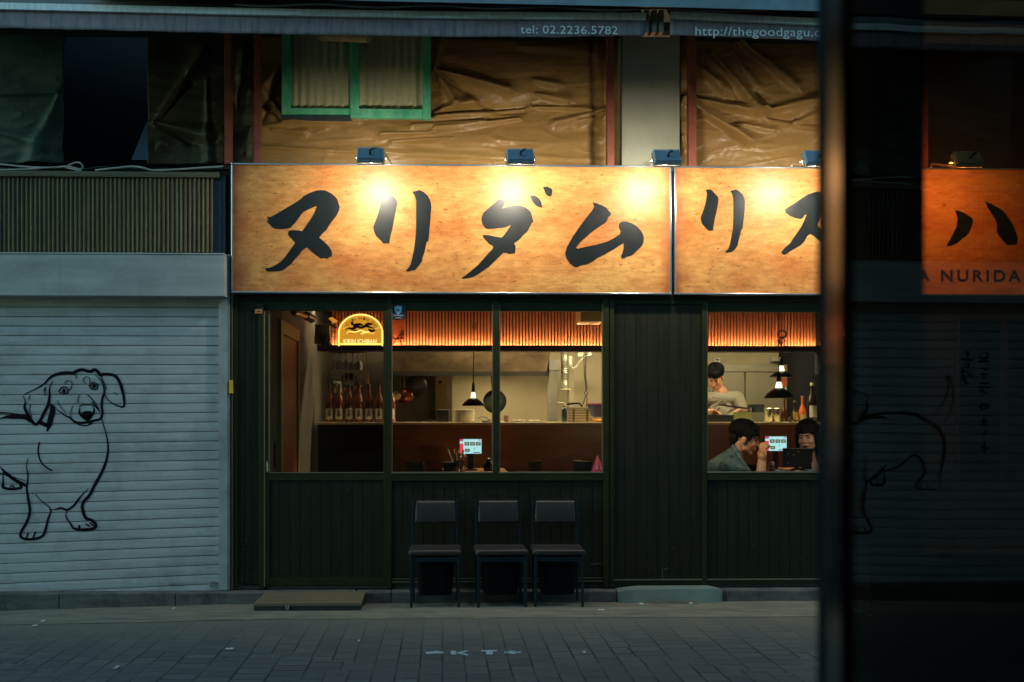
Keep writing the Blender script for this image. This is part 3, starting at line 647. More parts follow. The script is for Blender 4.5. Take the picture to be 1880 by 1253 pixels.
ch(s1, c1, k1, [[(1310,130),(1370,135),(1420,150),(1440,170),(1460,195),(1462,240),(1450,300),(1430,400),(1410,510),(1385,600),(1380,655),(1320,657),(1280,620),(1235,575),(1215,530),(1205,485),(1225,430),(1250,370),(1270,290),(1290,215),(1310,170)],
 [(1628,102),(1660,97),(1705,83),(1750,105),(1790,140),(1815,185),(1828,225),(1832,270),(1825,340),(1822,400),(1812,500),(1808,560),(1800,632),(1782,638),(1770,690),(1755,760),(1735,810),(1732,850),(1710,880),(1690,905),(1655,945),(1620,947),(1595,960),(1555,955),(1580,930),(1608,890),(1625,820),(1645,730),(1660,620),(1668,500),(1668,350),(1668,200),(1655,150)]])
ch(s1, c2, k2, [[(400,160),(330,220),(250,290),(232,330),(230,360),(240,400),(265,435),(290,447),(350,443),(430,432),(470,425),(512,408),(500,430),(470,475),(430,525),(415,530),(360,520),(300,508),(250,503),(240,515),(262,545),(300,585),(345,615),(335,640),(270,710),(200,790),(130,850),(80,890),(38,918),(60,922),(110,915),(160,900),(210,870),(270,828),(290,818),(340,770),(400,710),(440,675),(480,675),(490,688),(515,682),(548,680),(555,655),(557,610),(545,595),(547,578),(590,550),(625,510),(670,470),(690,430),(712,388),(728,380),(718,340),(705,290),(680,260),(640,235),(590,222),(530,225),(470,238),(430,250),(450,210),(450,170)],
 [(695,130),(735,125),(780,155),(800,185),(815,243),(785,240),(750,220),(720,190)], [(820,47),(858,40),(895,58),(908,70),(905,115),(890,137),(865,130),(845,110)]])
ch(s1, c2, k2, [[(1297,193),(1340,203),(1385,220),(1430,245),(1450,275),(1472,295),(1465,320),(1445,335),(1435,370),(1415,390),(1370,420),(1320,450),(1250,510),(1180,570),(1135,625),(1150,637),(1200,625),(1300,605),(1420,575),(1500,535),(1555,500),(1565,470),(1548,430),(1548,400),(1570,378),(1620,375),(1680,395),(1730,430),(1770,480),(1787,530),(1782,580),(1760,620),(1725,650),(1690,685),(1660,705),(1620,712),(1600,728),(1575,728),(1567,710),(1580,680),(1592,640),(1595,580),(1560,600),(1490,645),(1410,690),(1340,725),(1300,755),(1240,785),(1180,795),(1150,812),(1120,808),(1080,780),(1045,730),(1032,685),(1050,620),(1100,530),(1160,440),(1220,360),(1290,270),(1312,235)]])
ch(s2, c3, k3, [[(195,107),(245,97),(275,108),(320,155),(365,205),(370,250),(350,360),(325,470),(305,570),(290,668),(235,665),(190,625),(140,570),(122,495),(150,420),(185,320),(205,220),(213,165),(205,130)],
 [(535,117),(575,110),(610,98),(650,120),(700,165),(725,210),(735,260),(733,360),(722,480),(710,560),(703,640),(685,650),(665,740),(640,830),(635,865),(605,915),(560,958),(520,962),(495,970),(460,965),(510,915),(530,850),(550,760),(570,650),(578,500),(580,350),(575,210),(560,160)]])
ch(s2, c3, k3, [[(1292,370),(1350,335),(1430,285),(1520,220),(1600,170),(1680,140),(1735,128),(1800,140),(1850,200),(1840,320),(1780,480),(1740,590),(1800,680),(1900,760),(1880,850),(1800,830),(1730,780),(1680,735),(1632,710),(1590,750),(1560,810),(1500,870),(1420,915),(1360,950),(1320,980),(1282,1000),(1245,980),(1242,955),(1290,900),(1360,840),(1410,760),(1460,690),(1520,600),(1560,510),(1590,440),(1550,460),(1540,490),(1505,505),(1430,490),(1350,460),(1335,440),(1300,425)]])
ch(s2, c4, k4, [[(418,308),(465,312),(520,335),(580,370),(628,405),(638,445),(620,500),(590,570),(560,610),(500,650),(470,685),(430,710),(380,730),(345,742),(320,735),(325,710),(360,660),(400,580),(440,500),(452,400),(435,350)],
 [(783,197),(850,225),(920,262),(985,300),(1040,360),(1080,420),(1115,470),(1140,530),(1165,600),(1178,650),(1160,715),(1130,722),(1045,725),(990,665),(935,590),(922,545),(932,480),(915,430),(870,360),(820,280)]])
pz = W(1730,507,YS)
text('small_capitals', 'A NURIDAM', mat('purple_print', (.05,.015,.03), .4), s2, W(1793,506.5,YS-.004), .094, (1905-1681)*7.94/1828, spacing=1.35, off=.02)

# floodlights on arms over the sign
M_fin = mat('lamp_housing', (.36,.54,.70), .6, .0, var=.1)
M_lampw = mat('lamp_arm', (.62,.5,.36), .4, .2)
M_lens = emat('lamp_lens', (1.0,.89,.70), LAMP_L)
YH = -.62; zh = Z(286.5, YH)
def flood(px, label):
    x = X(px, -.05); base = Vector((x, -.05, zs1+.016))
    t = thing('floodlight', label, 'floodlight', base, 'floodlights over the shop sign')
    a = R(56); c = Vector((x, YH, zh)); m = Euler((a,0,0)).to_matrix()
    hb = MB(); hb.rbox(c.x-.10, c.x+.10, c.y-.066, c.y+.066, c.z-.018, c.z+.012, r=.006, rot=(a,0,0), c=c)
    for i in range(19):
        xx = c.x-.092+.0102*i; hb.box(xx-.0022, xx+.0022, c.y-.062, c.y+.062, c.z+.011, c.z+.028, rot=(a,0,0), c=c)
    hb.build('housing', M_fin, t)
    L = MB(); L.add([c + m @ Vector(q) for q in ((-.075,-.055,-.0195),(.075,-.055,-.0195),(.075,.055,-.0195),(-.075,.055,-.0195))], [(0,1,2,3)]); L.build('lens', M_lens, t)
    rim = MB()
    for q in ((-.1,-.066,-.1,.066),(.1,-.066,.1,.066),(-.1,-.066,.1,-.066),(-.1,.066,.1,.066)):
        p0 = c + m @ Vector((q[0],q[1],-.024)); p1 = c + m @ Vector((q[2],q[3],-.024)); rim.tube([p0,p1], .006, 6)
    rim.build('rim', M_lampw, t)
    ar = MB(); mid = c + Vector((-.0,.06,-.045)); ar.tube([base + Vector((0,0,-.004)), base + Vector((0,-.03,.03)), mid], .009, 6)
    ar.tube([c + m @ Vector((-.11,0,-.005)), c + m @ Vector((-.11,.03,-.06)), c + m @ Vector((.11,.03,-.06)), c + m @ Vector((.11,0,-.005))], .006, 6)
    ar.build('arm', M_lampw, t)
    kn = MB(); kn.tube([c + m @ Vector((0,-.02,.03)), c + m @ Vector((.0,-.03,.07)), c + m @ Vector((.025,-.02,.085))], .008, 6); kn.build('cable_gland', MATS['black_rubber'], t)
    MB().tube([c + m @ Vector((.025,-.02,.085)), c + Vector((.05,.12,.09)), Vector((x+.09,-.25,zs1+.05)), Vector((x+.12,-.06,zs1+.03)), Vector((x+.12,.06,zs1+.05))], .004, 6).build('cable', MATS['black_rubber'], t)
    return t
fl0 = flood(690, 'leftmost lit floodlight, over the left part of the sign')
for px, lab in ((945,'second lit floodlight from the left, above the third black character'), (1195,'third lit floodlight, in front of the concrete pillar'),
                (1452,'fourth lit floodlight, half hidden by the dark foreground post'), (1708,'floodlight seen through the tinted foreground glass')):
    dup(fl0, (X(px,-.05), -.05, zs1+.016), lab)
# ================================================================ FACADE
M_frame = mat('green_aluminium', (.023,.027,.010), .42, .0, var=.2, vs_=8, bump=.03, spec=.3)
M_board = mat('green_boards', (.016,.018,.010), .5, .0, dirt=.5, dirtcol=(.03,.025,.018), spec=.25, var=.25, vs_=5, stretch=(3,1,.4), bump=.05)
M_edge = mat('frame_bead', (.22,.2,.13), .4, .3)
GL = glass('shop_glass', (.93,.95,.92))
zH1, zH0 = Z(541.5), Z(571)    # head
zS1, zS0 = Z(868.5), Z(882)
def boards(par, px0, px1, z0, z1, Y=.0, n=None, name='board_panel', m=None):
    mb = MB(); x0, x1 = X(px0,Y), X(px1,Y); n = n or max(1, round((px1-px0)/19.3)); w_ = (x1-x0)/n
    for i in range(n): mb.box(x0+i*w_+.0022, x0+(i+1)*w_-.0022, Y+random.uniform(0,.001), Y+.02, z0, z1)
    mb.box(x0, x1, Y+.006, Y+.03, z0, z1-.001)
    return mb.build(name, m or M_board, par, bevel=.0015)
# head beam, threshold
MB().box(X(427), X(1690), .0, .06, Z(553), zH1).box(X(427), X(1690), .012, .06, zH0, Z(553.5)).build('head_beam', M_frame, rb)
MB().box(X(427), X(1690), .005, .06, .1, Z(1074)).build('threshold', mat('threshold', (.05,.045,.035), .6), rb)
# left fixed panel
boards(rb, 436, 476, Z(1072), zH0, .004, n=3)
MB().box(X(427,-.01), X(436,-.01), -.01, .05, .1, zH1).box(X(475,-.02), X(484,-.02), -.02, .05, .1, Z(560)).build('jamb', M_frame, rb, bevel=.002)
B(X(425,-.02), X(427,-.02), -.02, .0, .1, zH1).build('corner_trim', M_edge, rb)
B(X(484.2,-.01), X(486.5,-.01), -.012, .02, .12, Z(574)).build('bead', mat('bead_gold', (.42,.36,.2), .35, .3), rb)
# sliding door
dx0, dx1 = 487, 712
d = MB().box(X(487), X(494.5), -.008, .035, Z(1074), Z(571.5)).box(X(704), X(712), -.008, .035, Z(1074), Z(571.5)).box(X(494.5), X(704), -.006, .034, zS0, zS1).box(X(494.5), X(704), -.006, .034, Z(1074), Z(1060))
door = d.build('sliding_door', M_frame, rb, bevel=.002)
boards(door, 494.5, 704, Z(1060), zS0, .002, n=11, name='lower_panel')
B(X(494.5), X(704), .012, .018, zS1, Z(571.5)).build('pane', GL, door)
MB().box(X(494.5), X(704), -.009, .004, zS1, zS1+.006).box(X(493.5), X(495.2), -.01, .002, zS1, Z(578)).build('glazing_bead', M_edge, door)
MB().tube([W(490,847,-.01), W(490,850,-.035), W(490,866,-.035), W(490,869,-.01)], .007, 8).build('handle', mat('steel_handle', (.6,.6,.58), .25, .9), door, smooth=True)
# window left: two lights
def window(pxs, zt, name='window', bottom_boards=None):
    px0, px1 = pxs[0][0], pxs[-1][1]
    f = MB()
    f.box(X(px0), X(px1), -.012, .04, zS0-.004, zS1-.004)
    wf = f.build(name, M_frame, rb, bevel=.002)
    for i, (a, b) in enumerate(pxs):
        B(X(a)+.004, X(b)-.004, .014, .02, zS1-.004, zt).build('pane', GL, wf)
        MB().box(X(a), X(b), -.016, -.002, zS1-.003, zS1+.008).box(X(a), X(a)+.006, -.004, .03, zS1+.008, zt).box(X(b)-.006, X(b), -.004, .03, zS1+.008, zt).build('glazing_bead', M_edge, wf)
    return wf
w1 = window([(719,905),(917,1107)], Z(558))
B(X(712), X(719), -.014, .05, .1, Z(545)).build('post', M_frame, rb, bevel=.002)
B(X(905.2), X(916.8), -.01, .045, zS1-.003, Z(553.5)).build('mullion', M_frame, w1, bevel=.003)
B(X(1107.2), X(1117), -.02, .05, .1, Z(544)).build('post', M_frame, rb, bevel=.002)
MB().box(X(1117.5), X(1119), -.012, .04, .1, Z(544)).box(X(1119.5), X(1127), -.016, .05, .1, Z(544)).build('post', M_frame, rb, bevel=.002)
boards(rb, 719, 1107, Z(1063), zS0-.004, .004, n=20)
MB().box(X(719), X(1107), -.004, .04, Z(1074), Z(1063.5)).box(X(719), X(1107), -.008, .0, Z(1065), Z(1063)).build('bottom_rail', M_frame, rb)
B(X(719), X(1107), -.010, -.004, Z(1069), Z(1067.5)).box(X(719),X(1107),-.007,-.002,Z(1064),Z(1062)).build('rail_bead', M_edge, rb)
boards(rb, 1127, 1289, Z(1065), Z(557), .004, n=8)
MB().box(X(1127), X(1289), -.006, .0, Z(557), Z(551)).box(X(1127), X(1289), -.004, .04, Z(1075), Z(1066)).build('rail', M_frame, rb)
B(X(1127), X(1690), -.009, -.003, Z(1067.5), Z(1065)).build('rail_bead', M_edge, rb)
B(X(1289), X(1297.5), -.014, .05, .1, Z(551)).build('post', M_frame, rb, bevel=.002)
w2 = window([(1298,1640)], Z(556))
boards(rb, 1298, 1640, Z(1066), zS0-.004, .004, n=18)
B(X(1298), X(1640), -.004, .04, Z(1075), Z(1068)).build('bottom_rail', M_frame, rb)
B(X(1640), X(1690), -.012, .06, .1, zH1).build('post', M_frame, rb)
# white scuffs on the boards
M_scuff = mat('scuff', (.5,.5,.46), .8)
sc_ = MB()
for pts in ([(1084,1037),(1090,1036),(1106,1035)], [(1216,1065),(1216,1045)], [(1218,1046),(1226,1044),(1228,1045)], [(1086,1063),(1092,1064)], [(1096,1063),(1103,1063)]):
    ribbon(sc_, [W(a,b,-.0008) for a,b in pts], .006, thick=.0006)
for a, b in ((638,899),(451,994),(448,1009),(726,925),(1236,1007),(1381,1001),(433,1020),(561,560),(697,552)):
    p = W(a,b,-.002); sc_.box(p.x-.004, p.x+.004, -.003, .001, p.z-.005, p.z+.005)
random.seed(31)
for i in range(60):
    px = random.choice([random.uniform(440,474), random.uniform(500,700), random.uniform(722,1104), random.uniform(1130,1286), random.uniform(1300,1500)])
    h_ = .18 + .75*random.random()**2.2; r_ = random.uniform(.0012,.0032); x_ = X(px)
    sc_.box(x_-r_, x_+r_, -.0015, .004, h_-r_*random.uniform(.6,2.5), h_+r_)
sc_.build('dust_speck', mat('dull_dust', (.13,.12,.10), .9), rb)
# right-hand dark shopfront, seen through the foreground glass
rs = thing('dark_shopfront', 'unlit glazed shopfront under the right end of the sign', 'shopfront', (X(1850), 0, .1))
MB().box(X(1690)+.002, X(1752), .0, .06, .1, zH1).box(X(1752), X(2060), .0, .05, zH0-.05, zH1).box(X(1752), X(2060), .0, .05, .1, .95).box(X(1758), X(1762), -.005, .02, .95, zH0-.05).box(X(1842), X(1850), -.005, .04, .95, zH0-.05).build('front_frame', mat('dark_metal', (.02,.022,.025), .4, .2), rs)
B(X(1762), X(2060), .05, .056, .95, zH0-.05).build('pane', glass('dark_pane', (.35,.35,.35)), rs)

# small fittings on the front
tt = thing('door_tag', 'small orange plastic tag beside the top of the sliding door', 'tag', W(474,573,-.03))
MB().rbox(X(468,-.03), X(481,-.03), -.03, -.02, Z(577,-.03), Z(569,-.03), r=.002).build('tag_plate', mat('orange_plastic', (.55,.2,.1), .5), tt)
B(X(472,-.031), X(478,-.031), -.032, -.03, Z(574,-.03), Z(572.5,-.03)).build('tag_mark', M_ink, tt)
yl = thing('yellow_latch', 'small yellow plastic latch on the shutter edge', 'latch', W(423,711,-.05))
MB().rbox(X(420.5,-.05), X(427,-.05), -.05, -.02, Z(723,-.05), Z(699,-.05), r=.003).build('latch_body', mat('yellow_plastic', (.75,.5,.03), .4), yl)
# window sticker
st = thing('window_sticker', 'navy and grey security sticker with a blue shield at the top of the window', 'sticker', W(731,586,.008))
B(X(716.8,.008), X(744,.008), .008, .0115, Z(586,.008), Z(560,.008)).build('sticker_sheet', mat('sticker_navy', (.02,.04,.07), .4), st)
sd = [(724,563),(731,562),(737.5,563),(737.5,571),(735,575),(731,578),(727,575),(724,571)]
MB().prism([W(a,b,.0065) for a,b in sd], (0,.001,0)).build('shield', mat('shield_blue', (.35,.62,.78), .4), st)
MB().prism([W(a,b,.0055) for a,b in ((728,571),(731,567),(734,571))], (0,.0008,0)).build('shield_mark', MATS['sticker_navy'], st)
text('sticker_text', 'GiGAeyes', mat('print_white', (.8,.8,.8), .5), st, W(731,579.5,.0065), .014, .078)
text('sticker_text', 'KT텔레캅', MATS['print_white'], st, W(731,584,.0065), .009, .045)

# wooden step
ws = thing('wooden_step', 'low weathered wooden plank step in front of the sliding door', 'step', (X(565,-.36), -.36, .04))
M_plank = mat('weathered_plank', (.16,.125,.07), .75, var=.28, vs_=5, stretch=(.6,8,1), bump=.2, bs=40)
y0, y1 = -.62, -.125; xa, xb = X(465,-.62), X(663,-.62)
for i in range(5):
    a = y0 + (y1-y0)*i/5; MB().box(xa+random.uniform(-.003,.003), xb+random.uniform(-.003,.003), a+.002, a+(y1-y0)/5-.002, .078, .1).build('plank', M_plank, ws, bevel=.002)
MB().box(xa+.004, xb-.004, y0+.006, y0+.03, .03, .077).box(xa+.004, xa+.03, y0+.031, y1, .03, .077).box(xb-.03, xb-.004, y0+.031, y1, .0, .077).build('step_frame', mat('step_frame', (.035,.03,.03), .8), ws)
MB().tube([W(525,1112,-.625), W(526,1119,-.625), W(529,1119,-.625), W(530,1112,-.625)], .004, 6).build('hook', mat('zinc', (.5,.5,.5), .4, .6), ws)

# ---------------------------------------------------------------- black chairs
M_leath = mat('black_vinyl', (.032,.028,.026), .42, var=.15, vs_=9, bump=.12, bs=60)
M_cleg = mat('chair_steel', (.016,.030,.038), .35, .4, var=.1, bump=0)
M_under = mat('seat_bag', (.006,.007,.009), .9, spec=.05, bump=0)
def chair(px, label):
    base = Vector((X(px,-.35), -.34, gz(X(px),-.34)+.003)); zb = base.z
    t = thing('padded_chair', label, 'chair', base, 'black padded chairs lined up under the window')
    x = base.x; hw = .165; 
    se = MB().rbox(x-.2, x+.2, -.52, -.17, .428, .472, r=.018, seg=4)
    for v in se.v:
        u = (v.x-x)/.2; w_ = (v.y+.335)/.2
        if v.z > .45: v.z += .016*(1-u*u)*(1-w_*w_*.6)
        v.x = x + (v.x-x)*(1 + .0*w_)
    se.build('seat', M_leath, t, smooth=True)
    bk = MB().rbox(x-.162, x+.162, -.172, -.118, .638, .815, r=.02, seg=4)
    for v in bk.v: v.y += (v.z-.7)*.12 - .02*(1-((v.x-x)/.158)**2)*0
    bk.build('backrest', M_leath, t, smooth=True)
    for s in (-1, 1):
        MB().box(x+s*.172-.0095, x+s*.172+.0095, -.165, -.14, -.0+zb-.003, .82, rot=None).build('rear_leg', M_cleg, t, bevel=.003)
        MB().box(x+s*.178-.0105, x+s*.178+.0105, -.52, -.498, zb, .425).build('front_leg', M_cleg, t, bevel=.003)
        MB().box(x+s*.173-.008, x+s*.173+.008, -.497, -.166, .395, .42).build('side_rail', M_cleg, t)
    MB().box(x-.167, x+.167, -.518, -.5, .385, .42).build('front_rail', M_cleg, t)
    # black storage pouch hanging under the seat
    def pf(u, v):
        hw_ = .15 - .022*v; a = u*2*pi; cx_, cy_ = cos(a), sin(a); r = 4
        k = (abs(cx_)**r + abs(cy_)**r)**(-1/r); return (x + hw_*k*cx_, -.33 + (.15-.01*v)*k*cy_, .40 - .275*v - (.012*cos(u*20) if v > .99 else 0)*.3)
    pb = MB().grid(pf, 40, 10); pb.add([pf(i/40, 1) for i in range(40)], [tuple(range(40))]); pb.build('seat_bag', M_under, t, smooth=True)
    return t
ch0 = chair(799, 'leftmost of the three black padded chairs, standing apart from the other two')
dup(ch0, (X(918.5,-.36), -.35, ch0.location.z+.002), 'middle one of the three black padded chairs under the window', R(1.5))
dup(ch0, (X(1023,-.35), -.34, ch0.location.z), 'rightmost of the three black padded chairs, touching its neighbour', R(-2))

# ================================================================ INTERIOR
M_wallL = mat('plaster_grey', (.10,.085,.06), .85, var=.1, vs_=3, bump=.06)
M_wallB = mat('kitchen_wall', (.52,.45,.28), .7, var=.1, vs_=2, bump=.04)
M_ceil = mat('dark_ceiling', (.05,.04,.03), .9)
M_floor = mat('dark_floor', (.05,.035,.025), .5)
xL = X(470); xR = 5.05; yB = 5.2
struct(B(xL-.1, xR, .06, yB+.1, .0, .098).build('interior_floor', M_floor))
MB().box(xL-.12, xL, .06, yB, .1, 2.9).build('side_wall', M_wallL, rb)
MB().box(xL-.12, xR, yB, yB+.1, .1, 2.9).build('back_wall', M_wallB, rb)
MB().box(xR, xR+.08, .06, yB, .1, 2.9).build('partition_wall', M_dark, rb)
MB().box(xL-.12, xR, .061, yB+.1, 2.78, 2.88).build('ceiling', M_ceil, rb)
MB().box(X(400), X(2060), .061, .35, zH1, Z(312)).build('lintel', M_upw, rb)
# inner side door
idr = thing('inner_door', 'narrow red-brown wooden door in the grey side wall', 'door', (xL, 1.7, .1))
MB().box(xL, xL+.03, 1.05, 1.2, .1, 2.36).box(xL, xL+.03, 1.2, 2.2, 2.24, 2.36).box(xL, xL+.03, 2.12, 2.2, .1, 2.24).build('door_frame', mat('door_frame_wood', (.28,.2,.07), .5, vs_=8, stretch=(1,1,.3)), idr)
B(xL, xL+.012, 1.2, 2.12, .1, 2.24).build('door_leaf', mat('redbrown_wood', (.30,.085,.035), .5, vs_=8, stretch=(4,4,.4)), idr)
tag(MB().rbox(xL, xL+.015, .83, .89, 1.02, 1.25, r=.004).build('intercom', mat('black_plastic', (.015,.016,.018), .35)), 'slim black intercom panel on the grey side wall', 'intercom')

# counter
YC = 3.35; zc = Z(775.5, YC, 900)
ct = thing('bar_counter', 'long high bar counter with a dark red-brown front', 'counter', (X(1000,YC), YC, .1))
M_cf = mat('counter_wood', (.26,.125,.06), .32, var=.3, vs_=3, stretch=(.6,1,3), bump=.05, spec=.5)
cx0, cx1 = X(583,YC), X(1462,YC)
B(X(705,YC), 4.9, YC, YC+.06, .1, zc-.03).build('front_panel', M_cf, ct)
B(cx0, X(705,YC), YC, YC+.06, .1, zc-.03).build('end_panel', mat('black_panel', (.018,.017,.018), .5), ct)
B(cx0, 4.9, YC-.03, YC+.62, zc-.03, zc).build('counter_top', mat('counter_top', (.6,.5,.3), .35, var=.2, vs_=3, stretch=(1,5,1)), ct, bevel=.004)

# bulkhead with lit slats
bh = thing('slatted_bulkhead', 'ceiling bulkhead of vertical wooden slats glowing orange from below', 'bulkhead', (X(1000,3.0), 3.0, 2.25))
YB_ = 3.05; zb0 = Z(645,YB_-.12,900); zled = Z(636,YB_,900)
bx0, bx1 = X(610,YB_), X(1501,YB_)
sl = MB(); pitch_s = 5.93*(8+YB_)/1828; n = int((bx1-bx0)/pitch_s)
for i in range(n): sl.box(bx0+i*pitch_s, bx0+i*pitch_s+pitch_s*.6, YB_, YB_+.03, zled-.02, 2.779)
sl.build('slats', mat('slat_wood', (.32,.14,.08), .55, var=.3, vs_=6, stretch=(6,1,.5)), bh)
B(bx0, bx1, YB_+.03, YB_+.05, zb0, 2.779).build('backing_board', mat('slat_backing', (.02,.012,.01), .8), bh)
MB().box(bx0-.15, bx1, YB_-.14, YB_+.05, zb0, zb0+.02).box(bx0-.15, bx1, YB_-.14, YB_-.12, zb0+.02, zb0+.062).build('light_shelf', mat('shelf_black', (.02,.012,.01), .5), bh)
B(bx0, bx1, YB_-.055, YB_-.045, zb0+.048, zb0+.056).build('led_strip', emat('led_warm', (1.0,.44,.16), LED_L*9), bh)
# black boxy end beyond the slats
B(X(1500,YB_)+.01, 5.04, YB_-.1, YB_+.1, 1.95, 2.779).build('end_cheek', M_dark, bh)
for px in (829, 1029): pass

# poster on the slats
po = thing('wall_poster', 'dark red poster of bare branches pinned on the slats', 'poster', W(730,615,YB_-.01))
B(X(717,YB_), X(742,YB_), YB_-.008, YB_-.002, Z(637,YB_), Z(588,YB_)).build('poster_sheet', mat('poster_red', (.12,.03,.02), .6, col2=(.5,.12,.05), vs_=5), po)
brn = MB(); random.seed(3)
def br_(a, ang, L, w_, dpt):
    b = (a[0]+L*cos(ang), a[1]+L*sin(ang)); b = (min(741,max(718,b[0])), min(636,max(590,b[1])))
    ribbon(brn, [W(a[0],a[1],YB_-.012), W((a[0]+b[0])/2+random.uniform(-1,1),(a[1]+b[1])/2,YB_-.012), W(b[0],b[1],YB_-.012)], w_, thick=.001)
    if dpt: 
        for k in range(2): br_(b, ang+random.uniform(-.9,.9), L*.75, w_*.75, dpt-1)
br_((722,632), -1.0, 11, .014, 4); br_((738,634), -1.9, 9, .012, 4)
brn.build('branches', M_ink, po)

# lit brewery sign
kz = .6
ks = thing('lit_beer_sign', 'arched glowing yellow beer sign standing on the slatted shelf', 'lit sign', (X(662,YB_-.1), YB_-.1, zb0+.062))
YK = YB_-.13
def arch(px0, px1, pyt, pyb, n=24, inset=0):
    cx_ = (px0+px1)/2; rx = (px1-px0)/2-inset; pts = [(cx_-rx, pyb-inset)]
    hh = 36
    for i in range(n+1):
        a = pi - pi*i/n; pts.append((cx_+rx*cos(a), (pyt+hh)-(hh-inset)*sin(a)))
    pts.append((cx_+rx, pyb-inset)); return pts
MB().prism([W(a,b,YK) for a,b in arch(620,704,576,637)], (0,.03,0)).build('sign_panel', mat('amber_panel', (.30,.16,.02), .3, emit=(.9,.38,.03), es=.62), ks)
tb = MB(); tb.tube([W(a,b,YK-.008) for a,b in arch(620,704,576,638,inset=2.0)], .0075, 6); tb.build('neon_edge', emat('neon_amber', (1,.52,.13), 2.0), ks)
B(X(624,YK), X(700,YK), YK-.006, YK-.001, Z(635,YK), Z(631,YK)).build('base_glow', emat('glow_yellow', (1,.6,.08), 2.2), ks)
text('sign_name', 'KIRIN ICHIBAN', emat('sign_letters', (1,.66,.25), 1.3), ks, W(661,627,YK-.008), .048, .36, off=.02)
tx = 'JAPAN\'S PRIME BREW'
for i, c_ in enumerate(tx):
    if c_ == ' ': continue
    a = pi*(.88 - .76*i/(len(tx)-1)); p = W(662-30*cos(pi-a)*1.02, 612-27*sin(a), YK-.006)
    text('arc_letter', c_, mat('bronze_letter', (.12,.07,.03), .4), ks, p, .03, .018, rot=(R(90),(a-pi/2)*-1,0))
em = MB()
for pts in ([(634,606),(640,603),(648,604),(655,600),(663,602),(672,599),(682,602),(692,604)], [(648,602),(652,597),(660,596),(668,598)], [(650,598),(646,594),(649,592)],
            [(668,600),(676,595),(684,597)], [(656,606),(650,609),(644,611)], [(676,604),(682,608),(690,606)]):
    ribbon(em, [W(a,b,YK-.006) for a,b in pts], .028, thick=.001, taper=True)
em.build('emblem_body', mat('emblem_brown', (.14,.05,.02), .4), ks)
em = MB()
for pts in ([(636,614),(640,609),(648,610),(656,609),(662,607),(668,609),(676,611),(684,613)], [(662,614),(670,611),(678,609)], [(630,604),(637,600)], [(688,604),(695,602)], [(684,613),(688,611)]):
    ribbon(em, [W(a,b,YK-.007) for a,b in pts], .012, thick=.001, taper=True)
em.build('emblem_flames', MATS['neon_amber'], ks)

# speaker-like air unit, electric box, tilted lamp
au = thing('ceiling_unit', 'beige box unit hanging under the ceiling at the right of the window', 'ceiling unit', W(1085,575,1.9))
MB().rbox(X(1066,1.9), X(1110,1.9), 1.9, 2.25, Z(590,1.9), Z(561,1.9), r=.01).build('unit_body', mat('beige_plastic', (.42,.34,.18), .4), au)
MB().box(X(1072,1.9), X(1098,1.9), 1.89, 1.899, Z(586,1.9), Z(565,1.9)).build('unit_grille', mat('unit_grille', (.5,.4,.2), .3, .5), au)
eb = thing('electric_box', 'open grey electric box with tangled wires at the end of the shelf', 'electric box', W(592,632,2.7))
MB().rbox(X(577,2.7), X(606,2.7), 2.7, 2.85, Z(632,2.7), Z(617,2.7), r=.008).rbox(X(577,2.7), X(604,2.7), 2.75, 2.85, Z(616.5,2.7), Z(596,2.7), r=.006).build('box_body', mat('grey_plastic', (.35,.3,.2), .5), eb)
wr = MB()
for i in range(6): wr.tube([W(583+i*3,600+random.uniform(-3,3),2.69), W(580+i*4,612,2.66), W(588+i*2,618,2.69), W(594,640+i,2.68), W(602,634-i,2.68), W(606,622,2.69)], .006, 5)
wr.build('wires', mat('dark_wire', (.08,.07,.05), .5), eb)
tl = thing('camera_lamp', 'small angular wall lamp with an orange face above the electric box', 'wall lamp', W(612,585,2.6))
MB().prism([W(a,b,2.6) for a,b in ((591,592),(603,584),(611,590),(606,597))], (0,.12,0)).build('lamp_head', mat('lamp_shell', (.2,.15,.06), .4), tl)
MB().prism([W(a,b,2.59) for a,b in ((603,585),(609,582),(621,590),(613,594))], (0,.01,0)).build('lamp_face', mat('lamp_orange', (.6,.25,.04), .4, emit=(1,.4,.05), es=.5), tl)
MB().tube([W(597,590,2.6), W(618,603,2.6)], .01, 6).tube([W(618,575,2.6), W(623,588,2.6), W(608,598,2.6)], .008, 6).build('bracket', MATS['lamp_shell'], tl)
pj = thing('ceiling_track', 'dark spotlight rail fixed under the ceiling inside the door', 'spotlight rail', W(555,580,1.8))
MB().tube([W(540,574,1.8), W(562,581,2.2)], .03, 8).build('rail', mat('track', (.2,.14,.07), .4, .3), pj); MB().tube([W(562,580,2.2), W(573,586,2.3)], .045, 10).build('spot_head', MATS['black_plastic'], pj)

# kitchen: hood, back fittings
M_ss = mat('stainless', (.24,.17,.095), .33, .85, var=.55, vs_=1.8, stretch=(1,1,2), bump=0)
M_hb = None
hd = thing('range_hood', 'wide stainless steel range hood hanging over the kitchen', 'range hood', W(880,684,4.0))
YHd = 3.95
hp = [(X(706,YHd), Z(684,YHd)), (X(1003,YHd), Z(684,YHd)), (X(1012,YHd), Z(640,YHd)), (X(700,YHd), Z(640,YHd))]
MB().prism([(a, YHd, b) for a, b in hp], (0,.9,0)).build('hood_body', M_ss, hd)
MB().box(X(703,YHd), X(1006,YHd), YHd-.02, YHd+.01, Z(690.5,YHd), Z(682.5,YHd)).build('hood_lip', mat('ss_dark', (.1,.09,.07), .3, .8), hd)
B(X(845,4.6), X(985,4.6), 4.5, 4.62, Z(684,YHd)-.011, Z(684,YHd)-.003).build('added_hood_light', emat('added_hood_glow', (1,.76,.44), 24), hd)  # added emitter hidden behind the lip, brightens the back wall under the hood
sp_ = thing('splash_panel', 'dull stainless splash panel behind the hanging pans', 'splash panel', W(790,775,yB-.05))
